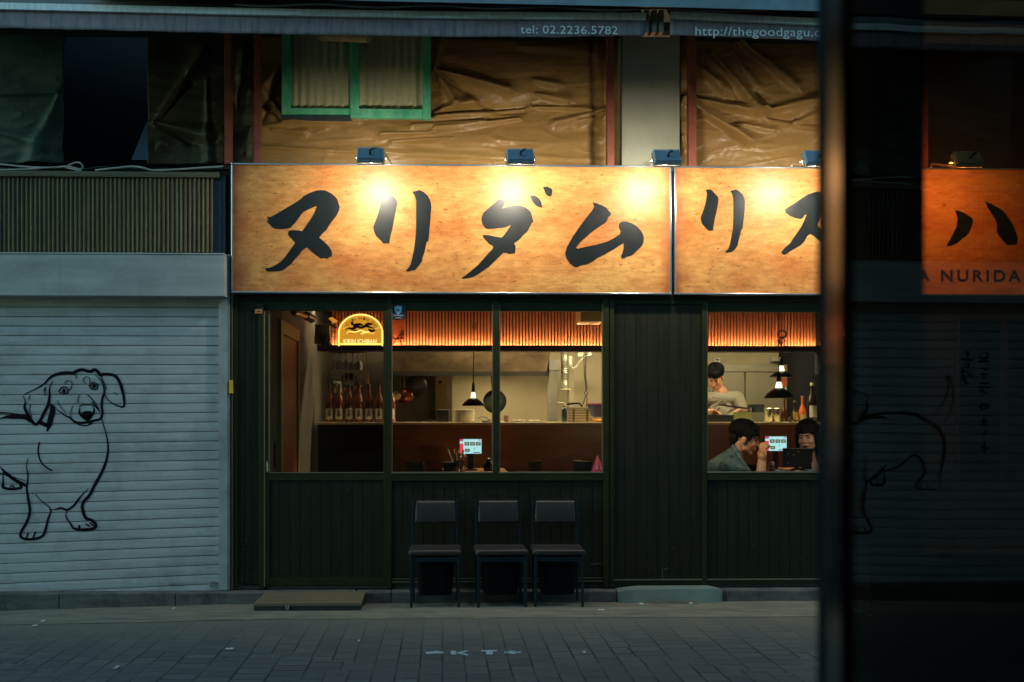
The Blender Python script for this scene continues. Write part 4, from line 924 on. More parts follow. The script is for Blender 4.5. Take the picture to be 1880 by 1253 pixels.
MB().box(X(560,yB-.05), X(830,yB-.05), yB-.05, yB-.01, 1.0, Z(640,yB-.05)).build('panel', mat('splash_steel', (.16,.14,.11), .3, .8, var=.3, vs_=1.5, bump=.25, bs=2.5), sp_)
MB().box(X(800,yB-.2), X(826,yB-.2), yB-.2, yB-.05, 1.0, Z(684,yB-.2)).build('upright', M_ss, sp_)
fpn = thing('frying_pan', 'dark oval frying pan hanging right of the copper pot', 'pan', W(766,705,4.6))
MB().lathe([(.001,-.03),(.10,-.028),(.135,.0),(.14,.005),(.10,-.015),(.001,-.018)], W(765,708,4.6), 28, Euler((R(-80),0,R(14))).to_matrix()).build('pan_body', mat('pan_black', (.015,.017,.018), .4, .2), fpn, smooth=True)
MB().tube([W(766,692,4.6), W(768,672,4.6)], .012, 8).build('handle', M_ss, fpn)
cbd = thing('carved_board', 'tapered brown board with a hole hanging beside the black box', 'board', W(812,730,4.4))
MB().prism([W(a,b,4.4) for a,b in ((799,686),(834,686),(828,705),(822,735),(819,772),(805,772),(800,740))], (0,.03,0)).build('board_body', mat('board_brown', (.22,.16,.09), .5, vs_=5, stretch=(3,1,.6)), cbd)
MB().lathe([(.001,0),(.022,0),(.022,.003),(.001,.003)], W(808,702,4.397), 16, Euler((R(90),0,0)).to_matrix()).build('hole', M_dark, cbd)
cl = thing('kitchen_column', 'boxed-in pipe column beside the flexible duct', 'pipe boxing', W(1018,775,4.6))
MB().box(X(1009,4.6), X(1024,4.6), 4.6, 4.9, 1.0, Z(660,4.6)).box(X(1008,4.6), X(1028,4.6), 4.58, 4.9, Z(680,4.6), Z(662,4.6)).build('boxing', mat('boxing_grey', (.3,.29,.23), .6), cl)
B(X(1044,4.8), X(1055,4.8), 4.8, 4.9, 1.0, Z(680,4.8)).build('upright_panel', mat('cream_panel', (.5,.44,.28), .6), cl)
du = thing('flexible_duct', 'crinkled silver duct hanging above the soap bottle', 'duct', W(1037,715,4.2))
MB().lathe([(.048+.004*sin(i*2.2), Z(715,4.2)+i*(Z(646,4.2)-Z(715,4.2))/60) for i in range(61)], (X(1037,4.2),4.2,0), 16).build('duct_tube', mat('foil', (.3,.3,.24), .42, .7, bump=.4, bs=30), du, smooth=True)
MB().lathe([(.075,0),(.075,.012),(.045,.014)], (X(1037,4.2),4.2,Z(716,4.2)), 20).build('duct_flange', MATS['cream_panel'], du)
cb = thing('hanging_cable', 'looped black cable hanging beside the duct', 'cable', W(1078,740,4.3))
q = MB()
q.tube([W(1072,650,4.3), W(1073,690,4.3), W(1076,715,4.3), W(1079,724,4.3), W(1074,730,4.3), W(1072,738,4.3), W(1069,745,4.3)], .006, 6)
q.tube([W(1076,650,4.3), W(1075,690,4.3), W(1078,712,4.3), W(1073,722,4.3), W(1078,732,4.3), W(1077,748,4.3)], .006, 6)
q.build('cord', MATS['black_rubber'], cb)
ef = thing('wall_sockets', 'cluster of sockets and a bent conduit under the bulkhead', 'socket cluster', W(1065,655,4.4))
MB().rbox(X(1044,4.4), X(1051,4.4), 4.4, 4.5, Z(672,4.4), Z(654,4.4), r=.01).build('switch_box', mat('pale_plastic', (.5,.52,.42), .5), ef)
MB().rbox(X(1060,4.4), X(1072,4.4), 4.4, 4.5, Z(655,4.4), Z(647,4.4), r=.01).rbox(X(1078,4.4), X(1087,4.4), 4.4, 4.5, Z(655,4.4), Z(645,4.4), r=.01).build('socket', MATS['pale_plastic'], ef)
MB().tube([W(1047,673,4.4), W(1052,677,4.4), W(1058,674,4.4), W(1066,662,4.4), W(1074,655,4.4), W(1086,652,4.4)], .012, 8).build('conduit', MATS['pale_plastic'], ef)
# right kitchen: steel cupboards
kc = thing('steel_cupboards', 'row of tall beige steel cupboard doors across the right kitchen', 'cupboards', W(1400,780,4.9))
M_cup = mat('cupboard_steel', (.30,.28,.20), .38, .35, var=.06, vs_=2, bump=0)
for a, b in ((1255,1367),(1369,1455)): MB().box(X(a,4.9), X(b,4.9), 4.9, 5.15, .9, Z(683,4.9)).build('cupboard_door', M_cup, kc, bevel=.004)
MB().box(X(1255,4.9), X(1458,4.9), 4.88, 5.15, Z(682,4.9), Z(669,4.9)).build('cupboard_top', M_cup, kc)
B(X(1255,4.9), X(1458,4.9), 4.93, 5.15, Z(683.5,4.9), Z(681.8,4.9)).build('gap_strip', M_dark, kc)
B(X(1459,4.6), 5.0, 4.5, 5.19, .1, 2.779).build('dark_recess', M_dark, rb)
th = thing('thermostat', 'small round-cornered white thermostat above the cook', 'thermostat', W(1317,661,5.17))
MB().rbox(X(1312,5.15), X(1323,5.15), 5.15, 5.19, Z(666,5.15), Z(656,5.15), r=.01).build('case', mat('white_plastic', (.75,.75,.65), .4), th)
B(X(1314.5,5.14), X(1320.5,5.14), 5.143, 5.149, Z(661.5,5.14), Z(658.5,5.14)).build('display', MATS['black_plastic'], th)
sk = thing('outlet_panel', 'small framed switch panel on the kitchen wall behind the pendant lamps', 'switch panel', W(1431,659,5.1))
MB().rbox(X(1417,5.1), X(1447,5.1), 5.1, 5.19, Z(663,5.1), Z(655,5.1), r=.008).build('plate', MATS['pale_plastic'], sk)
B(X(1419,5.08), X(1445,5.08), 5.085, 5.099, Z(664.5,5.1), Z(663,5.1)).build('plate_shadow_strip', MATS['black_plastic'], sk)
rd = thing('red_wall_badge', 'round red badge on a pale notice behind the pendant lamps', 'badge', W(1439,701,4.85))
MB().lathe([(.001,0),(.062,0),(.062,.01),(.001,.012)], W(1439,701,4.88), 24, Euler((R(90),0,0)).to_matrix()).build('badge_disc', mat('badge_red', (.4,.09,.04), .5), rd)
B(X(1441,4.89), X(1454,4.89), 4.89, 4.899, Z(728,4.89), Z(690,4.89)).build('notice', mat('notice', (.35,.42,.3), .7), rd)

# lights: fluorescent fittings over the kitchen, hidden by the bulkhead from the street
def fixture(x, y, z, lx, ly, L, lab, cold=(1,.80,.50)):
    t = thing('ceiling_light', lab, 'ceiling light', (x,y,z), 'ceiling lights over the kitchen')
    B(x-lx/2-.02, x+lx/2+.02, y-ly/2-.02, y+ly/2+.02, z+.002, z+.05).build('fitting', MATS['pale_plastic'], t)
    B(x-lx/2, x+lx/2, y-ly/2, y+ly/2, z-.01, z).build('diffuser', emat('kitchen_light%.1f' % L, cold, L), t)
for i, (x, L) in enumerate(((X(640,4.3),KITCH_L*.2),(X(900,4.3),KITCH_L*.9),(X(1100,4.3),KITCH_L*1.2),(X(1400,4.3),KITCH_L*1.0))):
    fixture(x, 3.55 if i != 3 else 3.5, 2.72, 1.1, .14, L, ['dim ceiling light over the sake bottles','ceiling light in front of the range hood','ceiling light over the crate end of the counter','brightest ceiling light, above the cook'][i])

# pendants
dl = thing('added_downlight', 'added unseen downlight in the ceiling, lighting the two guests', 'ceiling light', (X(1440,.35),.42,2.72))  # added lamp, out of view above the head beam, to light the guests
MB().lathe([(.07,0),(.09,.0),(.09,.05),(.07,.05)], dl.location, 24).build('ring', MATS['pale_plastic'], dl)
MB().lathe([(.001,.01),(.068,.01)], dl.location, 24).build('diffuser', emat('down_glow', (1,.68,.40), 160), dl)
def added_face_lamp(x, y, z, L, lab):  # added lamp kept out of view, only there to light the guests' faces
    t = thing('added_face_lamp', lab, 'wall lamp', (x,y,z), 'added fill lamps hidden inside the front wall')
    MB().lathe([(.05,-.03),(.055,-.028),(.055,-.02),(.02,-.018)], (x,y,z-.03), 20).build('base', MATS['black_rubber'], t, smooth=True)
    MB().lathe([(.001,-.045)]+[(.045*sin(pi*i/10), -.045*cos(pi*i/10)) for i in range(1,10)]+[(.001,.045)], (x,y,z), 20).build('globe', emat('globe_%d' % L, (1,.66,.38), L), t, smooth=True)
added_face_lamp(X(1278,.3), .22, 1.62, 150, 'small round fill lamp added out of sight behind the vertical board panel, left of the man')
added_face_lamp(X(1600,.5), .42, 1.62, 75, 'small round fill lamp added out of sight behind the foreground post, right of the woman')
dup(dl, (X(1050,2.2), 2.3, 2.72), 'added unseen downlight in the ceiling before the crate end of the counter')  # second added downlight, to brighten the counter
M_shade = mat('shade_black', (.01,.011,.013), .3, .3, bump=0)
def pendant(px, pyt, pyb, hw, Y, lab, top=560, coil=None):
    x = X(px,Y); zb = Z(pyb,Y); zt = Z(pyt,Y); r = hw*(8+Y)/1828; h = zt-zb
    t = thing('pendant_lamp', lab, 'pendant lamp', (x,Y,zb), 'black pendant lamps inside')
    MB().lathe([(r,0),(r*.97,.012),(r*.8,h*.45),(r*.5,h*.8),(r*.22,h),(r*.18,h)], (x,Y,zb), 32).build('shade', M_shade, t, smooth=True)
    MB().lathe([(r*.2,h),(r*.24,h+.004),(r*.17,h+.055),(r*.12,h+.06)], (x,Y,zb), 20).build('glowing_collar', emat('collar_glow', (.95,.93,.6), 1.6), t, smooth=True)
    MB().lathe([(r*.13,h+.061),(r*.16,h+.065),(r*.14,h+.13),(.008,h+.16)], (x,Y,zb), 16).build('socket', M_shade, t, smooth=True)
    MB().lathe([(.001,-.0),(.02,.006),(.028,.025),(.02,.05),(.012,.07),(.001,.072)], (x,Y,zb+h*.2), 14).build('bulb', emat('bulb_glow', (1,.72,.4), DINE_L*5), t, smooth=True)
    pts = [Vector((x,Y,zb+h+.15)), Vector((x+.004,Y,zb+h+.5)), Vector((x,Y,2.779))]
    MB().tube(pts, .0045, 6).build('cord', MATS['black_rubber'], t)
    return t
p1 = pendant(869, 731, 745.5, 21, 2.3, 'black pendant lamp hanging in front of the stacked plates')
MB().tube([W(870,590,2.3), W(874,594,2.3), W(873,604,2.3), W(870,608,2.3), W(868,600,2.3), W(870,592,2.3)], .006, 6).build('cord_knot', MATS['black_rubber'], p1)
p2 = pendant(1435, 681, 692, 22, 2.9, 'upper black pendant lamp, partly behind the lower one')
p3 = pendant(1430, 712, 731, 27, 2.0, 'lower and larger black pendant lamp over the steel tins')
cc = thing('cord_bundle', 'tangled coil of black cord tied up above the pendant lamps', 'cord bundle', W(1435,620,2.0))
cm = MB(); random.seed(5)
cm.tube([W(1436+7.5*cos(a*.35), 614+7*sin(a*.35), 2.0+.01*sin(a)) for a in range(38)], .009, 6)
for k_ in range(7):
    x0_ = 1425+k_*3.2; cm.tube([W(1434+random.uniform(-3,6),618,2.0), W(x0_,628,2.0), W(x0_-2+random.uniform(-2,2),638,2.0), W(1430+random.uniform(-2,4),624,2.01)], .0035, 5)
cm.build('coil', MATS['black_rubber'], cc)
# ================================================================ THINGS ON THE COUNTER
YO = 3.52
M_sake = mat('amber_bottle', (.035,.012,.006), .12, var=.3, bump=0, spec=.7, col2=(.30,.075,.018), vs_=14)
M_lab = mat('bottle_label', (.62,.63,.57), .7, var=.15, vs_=20)
M_cap = mat('bottle_cap', (.02,.02,.022), .4)
def lathe_thing(name, label, cat, px, Y, parts, zbase, group=None, seg=24):
    x = X(px,Y); t = thing(name, label, cat, (x,Y,zbase), group)
    for nm, prof, m in parts: MB().lathe(prof, (x,Y,zbase), seg).build(nm, m, t, smooth=True)
    return t
def patch(par, nm, m, r, z0, z1, a0=-.9, a1=.9):
    c = Vector(par.location)
    MB().grid(lambda u, v: (c.x + r*sin(a0+(a1-a0)*u), c.y - r*cos(a0+(a1-a0)*u), c.z+z0+(z1-z0)*v), 10, 1).build(nm, m, par, smooth='all')
s0 = lathe_thing('sake_bottle', 'first big amber sake bottle at the left end of the row', 'bottle', 605, YO,
   [('glass_body', [(.048,0),(.051,.008),(.051,.225),(.046,.262),(.03,.305),(.018,.34),(.0145,.37),(.014,.405)], M_sake), ('cap', [(.0165,.4),(.0165,.435),(.001,.437)], M_cap)], zc, 'sake bottles in a row on the counter')
patch(s0, 'label', M_lab, .0518, .035, .155)
lb = MB(); c = s0.location
for pts in ([(-.012,.13),(.01,.133)],[(-.0,.145),(-.002,.07)],[(-.016,.11),(.014,.112)],[(-.012,.1),(-.016,.06)],[(.012,.1),(.012,.06)],[(-.01,.085),(.014,.085)]):
    ribbon(lb, [Vector((c.x+a, c.y-.0528, c.z+b)) for a, b in pts], .0075, thick=.0006)
lb.build('label_mark', M_ink, s0)
nth = ['second','third','fourth','fifth','sixth','seventh']
for i, px in enumerate((623,641,659.5,677.5,696,718)):
    dup(s0, (X(px,YO), YO + random.uniform(-.015,.015), zc), nth[i] + ' big amber sake bottle from the left in the row' + (', cut by the window post' if i == 5 else ''))
# small ladles and tools hanging behind the bottles
rl = thing('utensil_rail', 'steel rail with hanging ladles and tongs behind the sake bottles', 'utensil rail', W(640,685,4.5))
MB().tube([W(608,685,4.5), W(660,685,4.5)], .008, 6).tube([W(673,648,4.5), W(673,705,4.5)], .008, 6).tube([W(664,648,4.5), W(664,685,4.5)], .006, 6).build('rail', M_ss, rl)
for px, yb, r in ((616,712,.05),(632,720,.02),(640,716,.03),(650,718,.045),(662,712,.055),(676,716,.025)):
    MB().tube([W(px,686,4.48), W(px,yb-6,4.47)], .007, 6).lathe([(.001,0),(r*.7,.012),(r,.05),(r*.96,.05),(r*.6,.02),(.001,.012)], W(px,yb,4.46), 14).build('ladle', M_ss, rl, smooth=True)
MB().grid(lambda u, v: W(612+14*u+3*v, 700+22*v, 4.45+.03*sin(u*9)), 8, 6).build('cloth', mat('rag', (.4,.4,.3), .9), rl, smooth='all', solid=.004)
gk = 0
for i_, px in enumerate((612,624,636,648,660)):
    lathe_thing('hanging_glass', ['leftmost','second','middle','fourth','rightmost'][i_] + ' stemmed glass hanging upside down over the sake bottles', 'glass', px, 3.35,
        [('glass_bowl', [(.03,-.20),(.036,-.16),(.034,-.12),(.012,-.095),(.004,-.085),(.004,-.02),(.028,-.004),(.03,0)], mat('pale_glass', (.30,.29,.24), .08, var=.1, bump=0))], Z(648,3.35), 'stemmed glasses hanging in a row')
MB().box(X(605,3.35), X(668,3.35), 3.30, 3.42, Z(648,3.35), Z(645,3.35)).build('glass_rack', M_dark, bh)
kp = thing('dark_pot', 'dark pot hanging on the wall behind the sake bottles', 'pot', W(645,700,4.6))
MB().lathe([(.001,0),(.09,.0),(.1,.02),(.1,.13),(.09,.13),(.088,.02),(.001,.012)], W(643,700,4.6), 24, Euler((R(80),0,0)).to_matrix()).build('pot_body', M_shade, kp, smooth=True)
# copper pan with brass lid
cp = thing('copper_pot', 'shiny red-brown copper pot with a brass face hanging left of the hood', 'pot', W(742,728,4.2))
MB().lathe([(.001,-.09),(.06,-.085),(.09,-.05),(.105,0),(.1,.03),(.07,.07),(.001,.08)], W(744,727,4.2), 28, Euler((R(75),0,R(-30))).to_matrix()).build('pot_body', mat('copper_red', (.22,.05,.025), .15, .5, bump=0), cp, smooth=True)
MB().lathe([(.001,0),(.052,0),(.055,.006),(.05,.014),(.02,.018),(.001,.018)], W(728,727,4.08), 24, Euler((R(90),0,R(-12))).to_matrix()).build('brass_face', mat('brass', (.6,.45,.2), .3, .6), cp, smooth=True)
MB().tube([W(734,712,4.2), W(735,690,4.2)], .008, 6).tube([W(742,711,4.2), W(741,688,4.2)], .008, 6).build('handle', M_ss, cp)
wk = thing('black_wok', 'big round black wok hanging by its handle behind the window mullion', 'wok', W(908,738,4.1))
wc = W(909,738,4.1)
MB().lathe([(.001,-.05),(.07,-.04),(.11,-.015),(.143,.02),(.146,.022),(.11,-.005),(.07,-.03),(.001,-.04)], wc, 36, Euler((R(-82),0,R(8))).to_matrix()).build('wok_bowl', mat('wok_iron', (.012,.02,.018), .5, .0, bump=.05), wk, smooth=True)
MB().tube([W(905,718,4.1), W(903,690,4.1), W(905,683,4.1)], [.013,.011,.01], 8).build('handle', M_shade, wk)

bb = thing('black_box', 'square black box standing on the counter left of the plates', 'box', W(812,776,YO))
MB().rbox(X(801,YO), X(824,YO), YO, YO+.12, zc+.001, zc+.143, r=.006).box(X(801,YO)+.01, X(824,YO)-.01, YO-.003, YO, zc+.012, zc+.13).build('box_body', mat('box_black', (.012,.018,.022), .4), bb)
tag(MB().rbox(X(784,YO), X(794,YO), YO, YO+.08, zc+.001, zc+.03, r=.004).build('card_reader', MATS['black_plastic']), 'small flat black gadget on the counter left of the black box', 'gadget')
# plates, every one
M_plate = mat('plate_cream', (.78,.70,.55), .35, var=.08, bump=.02)
def plate(i, n):
    x = X(852.5,YO)+random.uniform(-.004,.004); z = zc+.001+i*.0138
    return (x, YO+.08+random.uniform(-.004,.004), z)
pl0 = lathe_thing('plate', 'lowest plate of the cream stack on the counter', 'plate', 852.5, YO+.08,
   [('dish', [(.001,.004),(.06,.004),(.07,0),(.075,0),(.112,.012),(.123,.0165),(.121,.0185),(.075,.008),(.001,.007)], M_plate)], zc+.001, 'cream plates stacked on the counter', 36)
ordn = ['lowest','second','third','fourth','fifth','sixth','seventh','eighth','ninth','tenth']
for i in range(1, 10):
    dup(pl0, plate(i, 10), ('top plate of the cream stack under the pendant lamp' if i == 9 else ordn[i]+' plate from the bottom of the cream stack on the counter'))
lathe_thing('small_cup', 'small ribbed clay cup standing alone on the counter', 'cup', 930, YO, [('cup_body', [(.028,0),(.034,.005),(.036,.075),(.033,.075),(.031,.01),(.001,.01)], mat('clay', (.28,.16,.11), .6))], zc+.001)
lathe_thing('flat_dish', 'flat pale dish in the middle of the counter', 'dish', 952, YO+.1, [('dish', [(.001,.006),(.03,0),(.035,0),(.085,.02),(.08,.023),(.001,.01)], M_plate)], zc+.001, 'flat dishes on the counter')
lathe_thing('flat_dish', 'flat pale dish nearer the soap bottle, right of its twin', 'dish', 980, YO+.1, [('dish', [(.001,.006),(.03,0),(.035,0),(.075,.018),(.07,.021),(.001,.01)], M_plate)], zc+.001, 'flat dishes on the counter')
ld = thing('ladle', 'black ladle lying on the counter beside the wok', 'ladle', W(892,775,YO-.05))
MB().tube([W(878,768,YO-.05), W(885,765.5,YO-.05), W(893,767,YO-.05), W(901,774,YO-.05)], .005, 6).lathe([(.001,.002),(.05,.004),(.06,.018),(.001,.012)], W(893,776,YO-.03), 16).build('ladle_body', M_shade, ld, smooth=True)
so = lathe_thing('soap_dispenser', 'dark pump soap bottle on the counter beside the wooden crate', 'soap bottle', 1036, YO, [('bottle', [(.03,0),(.032,.006),(.032,.14),(.022,.165),(.016,.17),(.016,.185)], mat('soap_dark', (.015,.025,.05), .3))], zc+.001)
MB().tube([so.location+Vector((0,0,.184)), so.location+Vector((0,0,.215)), so.location+Vector((-.02,0,.222)), so.location+Vector((-.075,0,.228))], [.012,.012,.009,.007], 8).build('pump', mat('pump_cream', (.5,.45,.3), .4), so, smooth=True)
wcx = thing('wooden_crate', 'small slatted wooden crate on the right end of the counter', 'crate', W(1066,776,YO))
M_crate = mat('crate_wood', (.30,.21,.10), .6, var=.25, vs_=9, stretch=(.3,1,3))
a, b = X(1043,YO), X(1087,YO)
for i in range(5):
    z = zc+.003+i*.031
    MB().box(a, b, YO-.005, YO+.003, z, z+.019).box(a, b, YO+.2, YO+.208, z, z+.019).build('slat', M_crate, wcx)
    MB().box(a, a+.007, YO+.004, YO+.199, z, z+.019).box(b-.007, b, YO+.004, YO+.199, z, z+.019).build('slat', M_crate, wcx)
for xx in (X(1053,YO), X(1078,YO)): MB().box(xx-.012, xx+.012, YO-.012, YO-.0055, zc+.001, zc+.152).build('batten', mat('crate_dark', (.10,.06,.03), .6), wcx)
B(a-.004, b+.004, YO-.01, YO+.21, zc+.158, zc+.165).build('lid', MATS['crate_dark'], wcx)
hn = MB().tube([W(1041,743,YO+.1), W(1052,741,YO+.1), W(1064,741,YO+.1), W(1069,747,YO+.1)], .011, 8)
tag(hn.build('pan_handle', M_shade, smooth=True), 'thick black handle poking out above the wooden crate', 'handle')
bw = lathe_thing('blue_basin', 'dark blue plastic basin with a pink rim behind the crate', 'basin', 1104, YO+.35, [('basin_body', [(.09,0),(.12,.01),(.165,.13),(.17,.15),(.16,.15),(.11,.02),(.001,.015)], mat('basin_blue', (.03,.035,.16), .4)), ('rim', [(.168,.15),(.176,.153),(.176,.162),(.166,.162)], mat('rim_pink', (.5,.06,.14), .4))], zc+.06)
tag(MB().rbox(X(1086,YO), X(1110,YO), YO+.0, YO+.18, zc+.001, zc+.035, r=.012).build('orange_cloth', mat('orange_cloth', (.70,.28,.03), .8)), 'folded bright orange cloth at the right end of the counter', 'cloth')
tag(MB().box(X(1092,YO+.35), X(1112,YO+.35), YO+.2, YO+.5, zc+.001, zc+.06).build('basin_stand', M_cup), 'low steel block under the blue basin', 'stand')

# right-hand counter things
tr = thing('black_tray', 'long dark tray on the counter in front of the cook', 'tray', W(1322,776,YO))
MB().box(X(1285,YO), X(1346,YO), YO, YO+.3, zc+.001, zc+.075).box(X(1285,YO)-.004, X(1346,YO)+.004, YO-.005, YO+.31, zc+.0755, zc+.083).build('tray_body', mat('tray_black', (.015,.02,.028), .35), tr, bevel=.003)
gb = thing('green_box', 'pale green plastic tub on the counter in front of the cook', 'tub', W(1364,776,YO))
a, b = X(1347.5,YO), X(1380.5,YO)
MB().grid(lambda u, v: ([a,a+.012,b-.012,b,b,a,a][min(6,int(round(u*6)))] if False else (a if u < .25 or u > .98 else b) , (YO if u < .5 else YO+.18), zc+.002+.11*v), 1, 1)
gm = mat('green_tub', (.36,.42,.20), .45, var=.08, bump=0)
MB().box(a, b, YO, YO+.004, zc+.001, zc+.115).box(a, b, YO+.176, YO+.18, zc+.001, zc+.115).box(a, a+.004, YO+.0045, YO+.1755, zc+.001, zc+.115).box(b-.004, b, YO+.0045, YO+.1755, zc+.001, zc+.115).box(a+.004,b-.004,YO+.004,YO+.176,zc+.001,zc+.006).box(a-.003,b+.003,YO-.004,YO-.0003,zc+.108,zc+.117).build('tub_body', gm, gb)
M_tin = mat('polished_steel', (.6,.55,.42), .3, .95, bump=0)
tn = lathe_thing('steel_tin', 'left polished steel tin under the pendant lamps', 'tin', 1411, YO, [('tin_body', [(.045,0),(.048,.004),(.05,.155),(.053,.157),(.05,.16),(.047,.155),(.044,.01),(.001,.01)], M_tin)], zc+.001, 'polished steel tins on the counter')
dup(tn, (X(1426,YO), YO+.02, zc+.001), 'right polished steel tin, beside the brown bottle')
def bottle(px, h, r, neck, m, label, lab=None, capm=M_cap, nr=.013, nm='bottle'):
    b = lathe_thing(nm, label, 'bottle', px, YO+.02, [('glass_body', [(r*.93,0),(r,.006),(r,h*neck*.8),(r*.8,h*neck),(nr*1.3,h*(neck+.12)),(nr,h*(neck+.2)),(nr,h*.93)], m), ('cap', [(nr*1.15,h*.92),(nr*1.15,h),(.001,h+.001)], capm)], zc+.001)
    if lab: patch(b, 'label', lab[0], r*1.02, h*lab[1], h*lab[2])
    return b
bottle(1440, .30, .036, .42, mat('brown_glass', (.10,.03,.012), .12, bump=0), 'slim brown glass bottle right of the steel tins', nr=.011)
bottle(1459, .25, .036, .45, mat('dark_liqueur', (.03,.03,.018), .12, bump=0), 'dark bottle with an oval yellow label', (mat('yellow_label', (.65,.45,.06), .5), .12, .46), mat('gold_cap', (.5,.4,.15), .3, .5))
bottle(1473, .305, .045, .48, mat('orange_liqueur', (.55,.13,.03), .2, bump=0, emit=None), 'bright orange squat liqueur bottle on the counter', (mat('cream_label', (.45,.34,.2), .6), .02, .3), mat('orange_cap', (.4,.12,.06), .4), nr=.015)
wb = bottle(1491, .46, .055, .62, mat('whisky_dark', (.02,.012,.01), .1, bump=0), 'tall dark whisky bottle with a square white label', (mat('white_label', (.5,.5,.46), .6), .12, .42), mat('pale_cap', (.45,.42,.3), .4), nr=.019)
tag(MB().lathe([(.028,0),(.03,.004),(.03,.06),(.027,.06),(.026,.006),(.001,.006)], (X(1450,YO),YO-.03,zc+.001), 16).build('shot_glass', mat('dark_shot', (.05,.04,.04), .1), smooth=True), 'tiny dark glass between the brown bottle and the yellow-labelled one', 'glass')

# ================================================================ TABLES AND SEATS INSIDE
M_tab = mat('table_wood', (.30,.13,.05), .32, var=.2, vs_=4, stretch=(.5,4,1))
def table(px0, px1, y0, y1, z, label):
    xa, xb = X(px0,(y0+y1)/2), X(px1,(y0+y1)/2); t = thing('dining_table', label, 'table', ((xa+xb)/2,(y0+y1)/2,.1))
    MB().rbox(xa, xb, y0, y1, z-.03, z, r=.006, seg=2).build('table_top', M_tab, t)
    for x in (xa+.05, xb-.05):
        for y in (y0+.05, y1-.05): MB().box(x-.02, x+.02, y-.02, y+.02, .1, z-.031).build('leg', M_shade, t)
    return t
zt1 = .9
table(812, 930, 2.2, 3.25, zt1, 'brown wooden table carrying the left tablet and chopsticks')
table(1392, 1500, 2.3, 3.25, zt1, 'table under the right tablet behind the two guests')
zt2 = .985
table(1388, 1560, .42, 1.25, zt2, 'table between the two seated guests')
def tablet(px, py, Y, z0, label, tilt=0):
    c = W(px,py,Y); t = thing('menu_tablet', label, 'tablet', (c.x,Y,z0), 'ordering tablets with lit screens')
    w2, h2 = .118, .078
    MB().rbox(c.x-w2-.01, c.x+w2+.01, Y, Y+.012, c.z-h2-.01, c.z+h2+.01, r=.004).build('tablet_body', MATS['black_plastic'], t)
    def S(n_, x0, x1, z0_, z1_, col, s, k=1): B(c.x-w2+2*w2*x0, c.x-w2+2*w2*x1, Y-.001*k, Y-.0002, c.z+h2-2*h2*z1_, c.z+h2-2*h2*z0_).build(n_, emat('screen_'+n_, col, s), t)
    S('screen', 0, 1, 0, 1, (.40,.72,.78), .95, 1); S('red_column', 0, .17, .3, 1, (.9,.07,.10), .75, 2); S('red_header', 0, .17, 0, .15, (.75,.12,.25), .65, 2)
    for a, b in ((.22,.03),(.48,.03),(.74,.03)): S('dish_photo', a, a+.22, .2, .44, (.16,.10,.08), .5, 2); S('dish_food', a+.05, a+.17, .26, .38, (.4,.55,.35), .6, 3)
    S('dish_photo', .24, .46, .66, .88, (.16,.16,.10), .5, 2); S('dish_food', .29, .41, .72, .82, (.5,.7,.6), .6, 3)
    S('red_button', .86, .97, .03, .1, (.8,.08,.2), .7, 2); S('total_line', .62, .95, .9, .96, (.35,.08,.12), .5, 2); S('cart_icon', .64, .70, .62, .67, (.15,.3,.32), .5, 2)
    MB().box(c.x-.03, c.x+.03, Y+.012, Y+.03, z0+.003, c.z).rbox(c.x-.07, c.x+.07, Y-.03, Y+.09, z0+.001, z0+.014, r=.004).build('stand', MATS['black_plastic'], t)
    return t
tablet(864, 820, 2.75, zt1, 'left tablet showing a menu page, behind the chopstick cups')
tablet(1424.5, 815, 2.75, zt1, 'right tablet showing a menu page, between the two guests')
M_clear = glass('clear_cup', (.8,.82,.8), 1.5)
def stickcup(px, Y, label, cols, seed):
    random.seed(seed); x = X(px,Y); t = thing('utensil_cup', label, 'cup', (x,Y,zt1))
    MB().lathe([(.026,.001),(.028,.003),(.032,.115),(.030,.115),(.026,.006),(.001,.005)], (x,Y,zt1), 20).build('cup_body', mat('steel_cup', (.4,.4,.36), .15, .8, bump=0), t, smooth=True)
    for i, c_ in enumerate(cols):
        a = random.uniform(-.45,.35); b = random.uniform(-.2,.2); L = random.uniform(.19,.25)
        MB().tube([(x+a*.03,Y+b*.03,zt1+.02), (x+a*L,Y+b*L,zt1+L)], [.006,.009], 6).build('chopstick', c_, t)
    return t
M_cs1 = mat('pale_stick', (.62,.66,.28), .5); M_cs2 = mat('white_stick', (.7,.7,.6), .5); M_cs3 = mat('dark_stick', (.04,.04,.035), .5)
stickcup(838, 2.55, 'steel cup bristling with pale chopsticks before the left tablet', [M_cs1,M_cs2,M_cs1,M_cs2,M_cs1,M_cs3,M_cs3], 2)
cu2 = stickcup(849, 2.5, 'steel cup holding two spoons beside the chopstick cup', [M_cs3], 4)
for dx_, dz_ in ((.012,.165),(-.012,.145)): MB().lathe([(.001,-.02),(.016,-.012),(.02,.0),(.016,.012),(.001,.02)], (cu2.location.x+dx_*1.6,2.5,zt1+dz_), 12).tube([(cu2.location.x,2.5,zt1+.02),(cu2.location.x+dx_*1.5,2.5,zt1+dz_-.01)], .003, 6).build('spoon', mat('spoon_pink', (.5,.42,.34), .4), cu2, smooth=True)
kd = lathe_thing('black_kettle', 'dark jar with a lid standing right of the left tablet', 'jar', 897, 2.6, [('jar_body', [(.05,0),(.055,.01),(.055,.07),(.035,.1)], M_shade), ('lid', [(.03,.1),(.036,.105),(.03,.13),(.008,.14),(.001,.15)], MATS['black_plastic'])], zt1+.001)
nb2 = thing('napkin_box', 'black napkin box at the left edge of the brown table', 'napkin box', W(825,862,2.5))
MB().rbox(X(814,2.5), X(833,2.5), 2.5, 2.62, zt1+.001, zt1+.10, r=.012).build('box_body', MATS['box_black'], nb2)
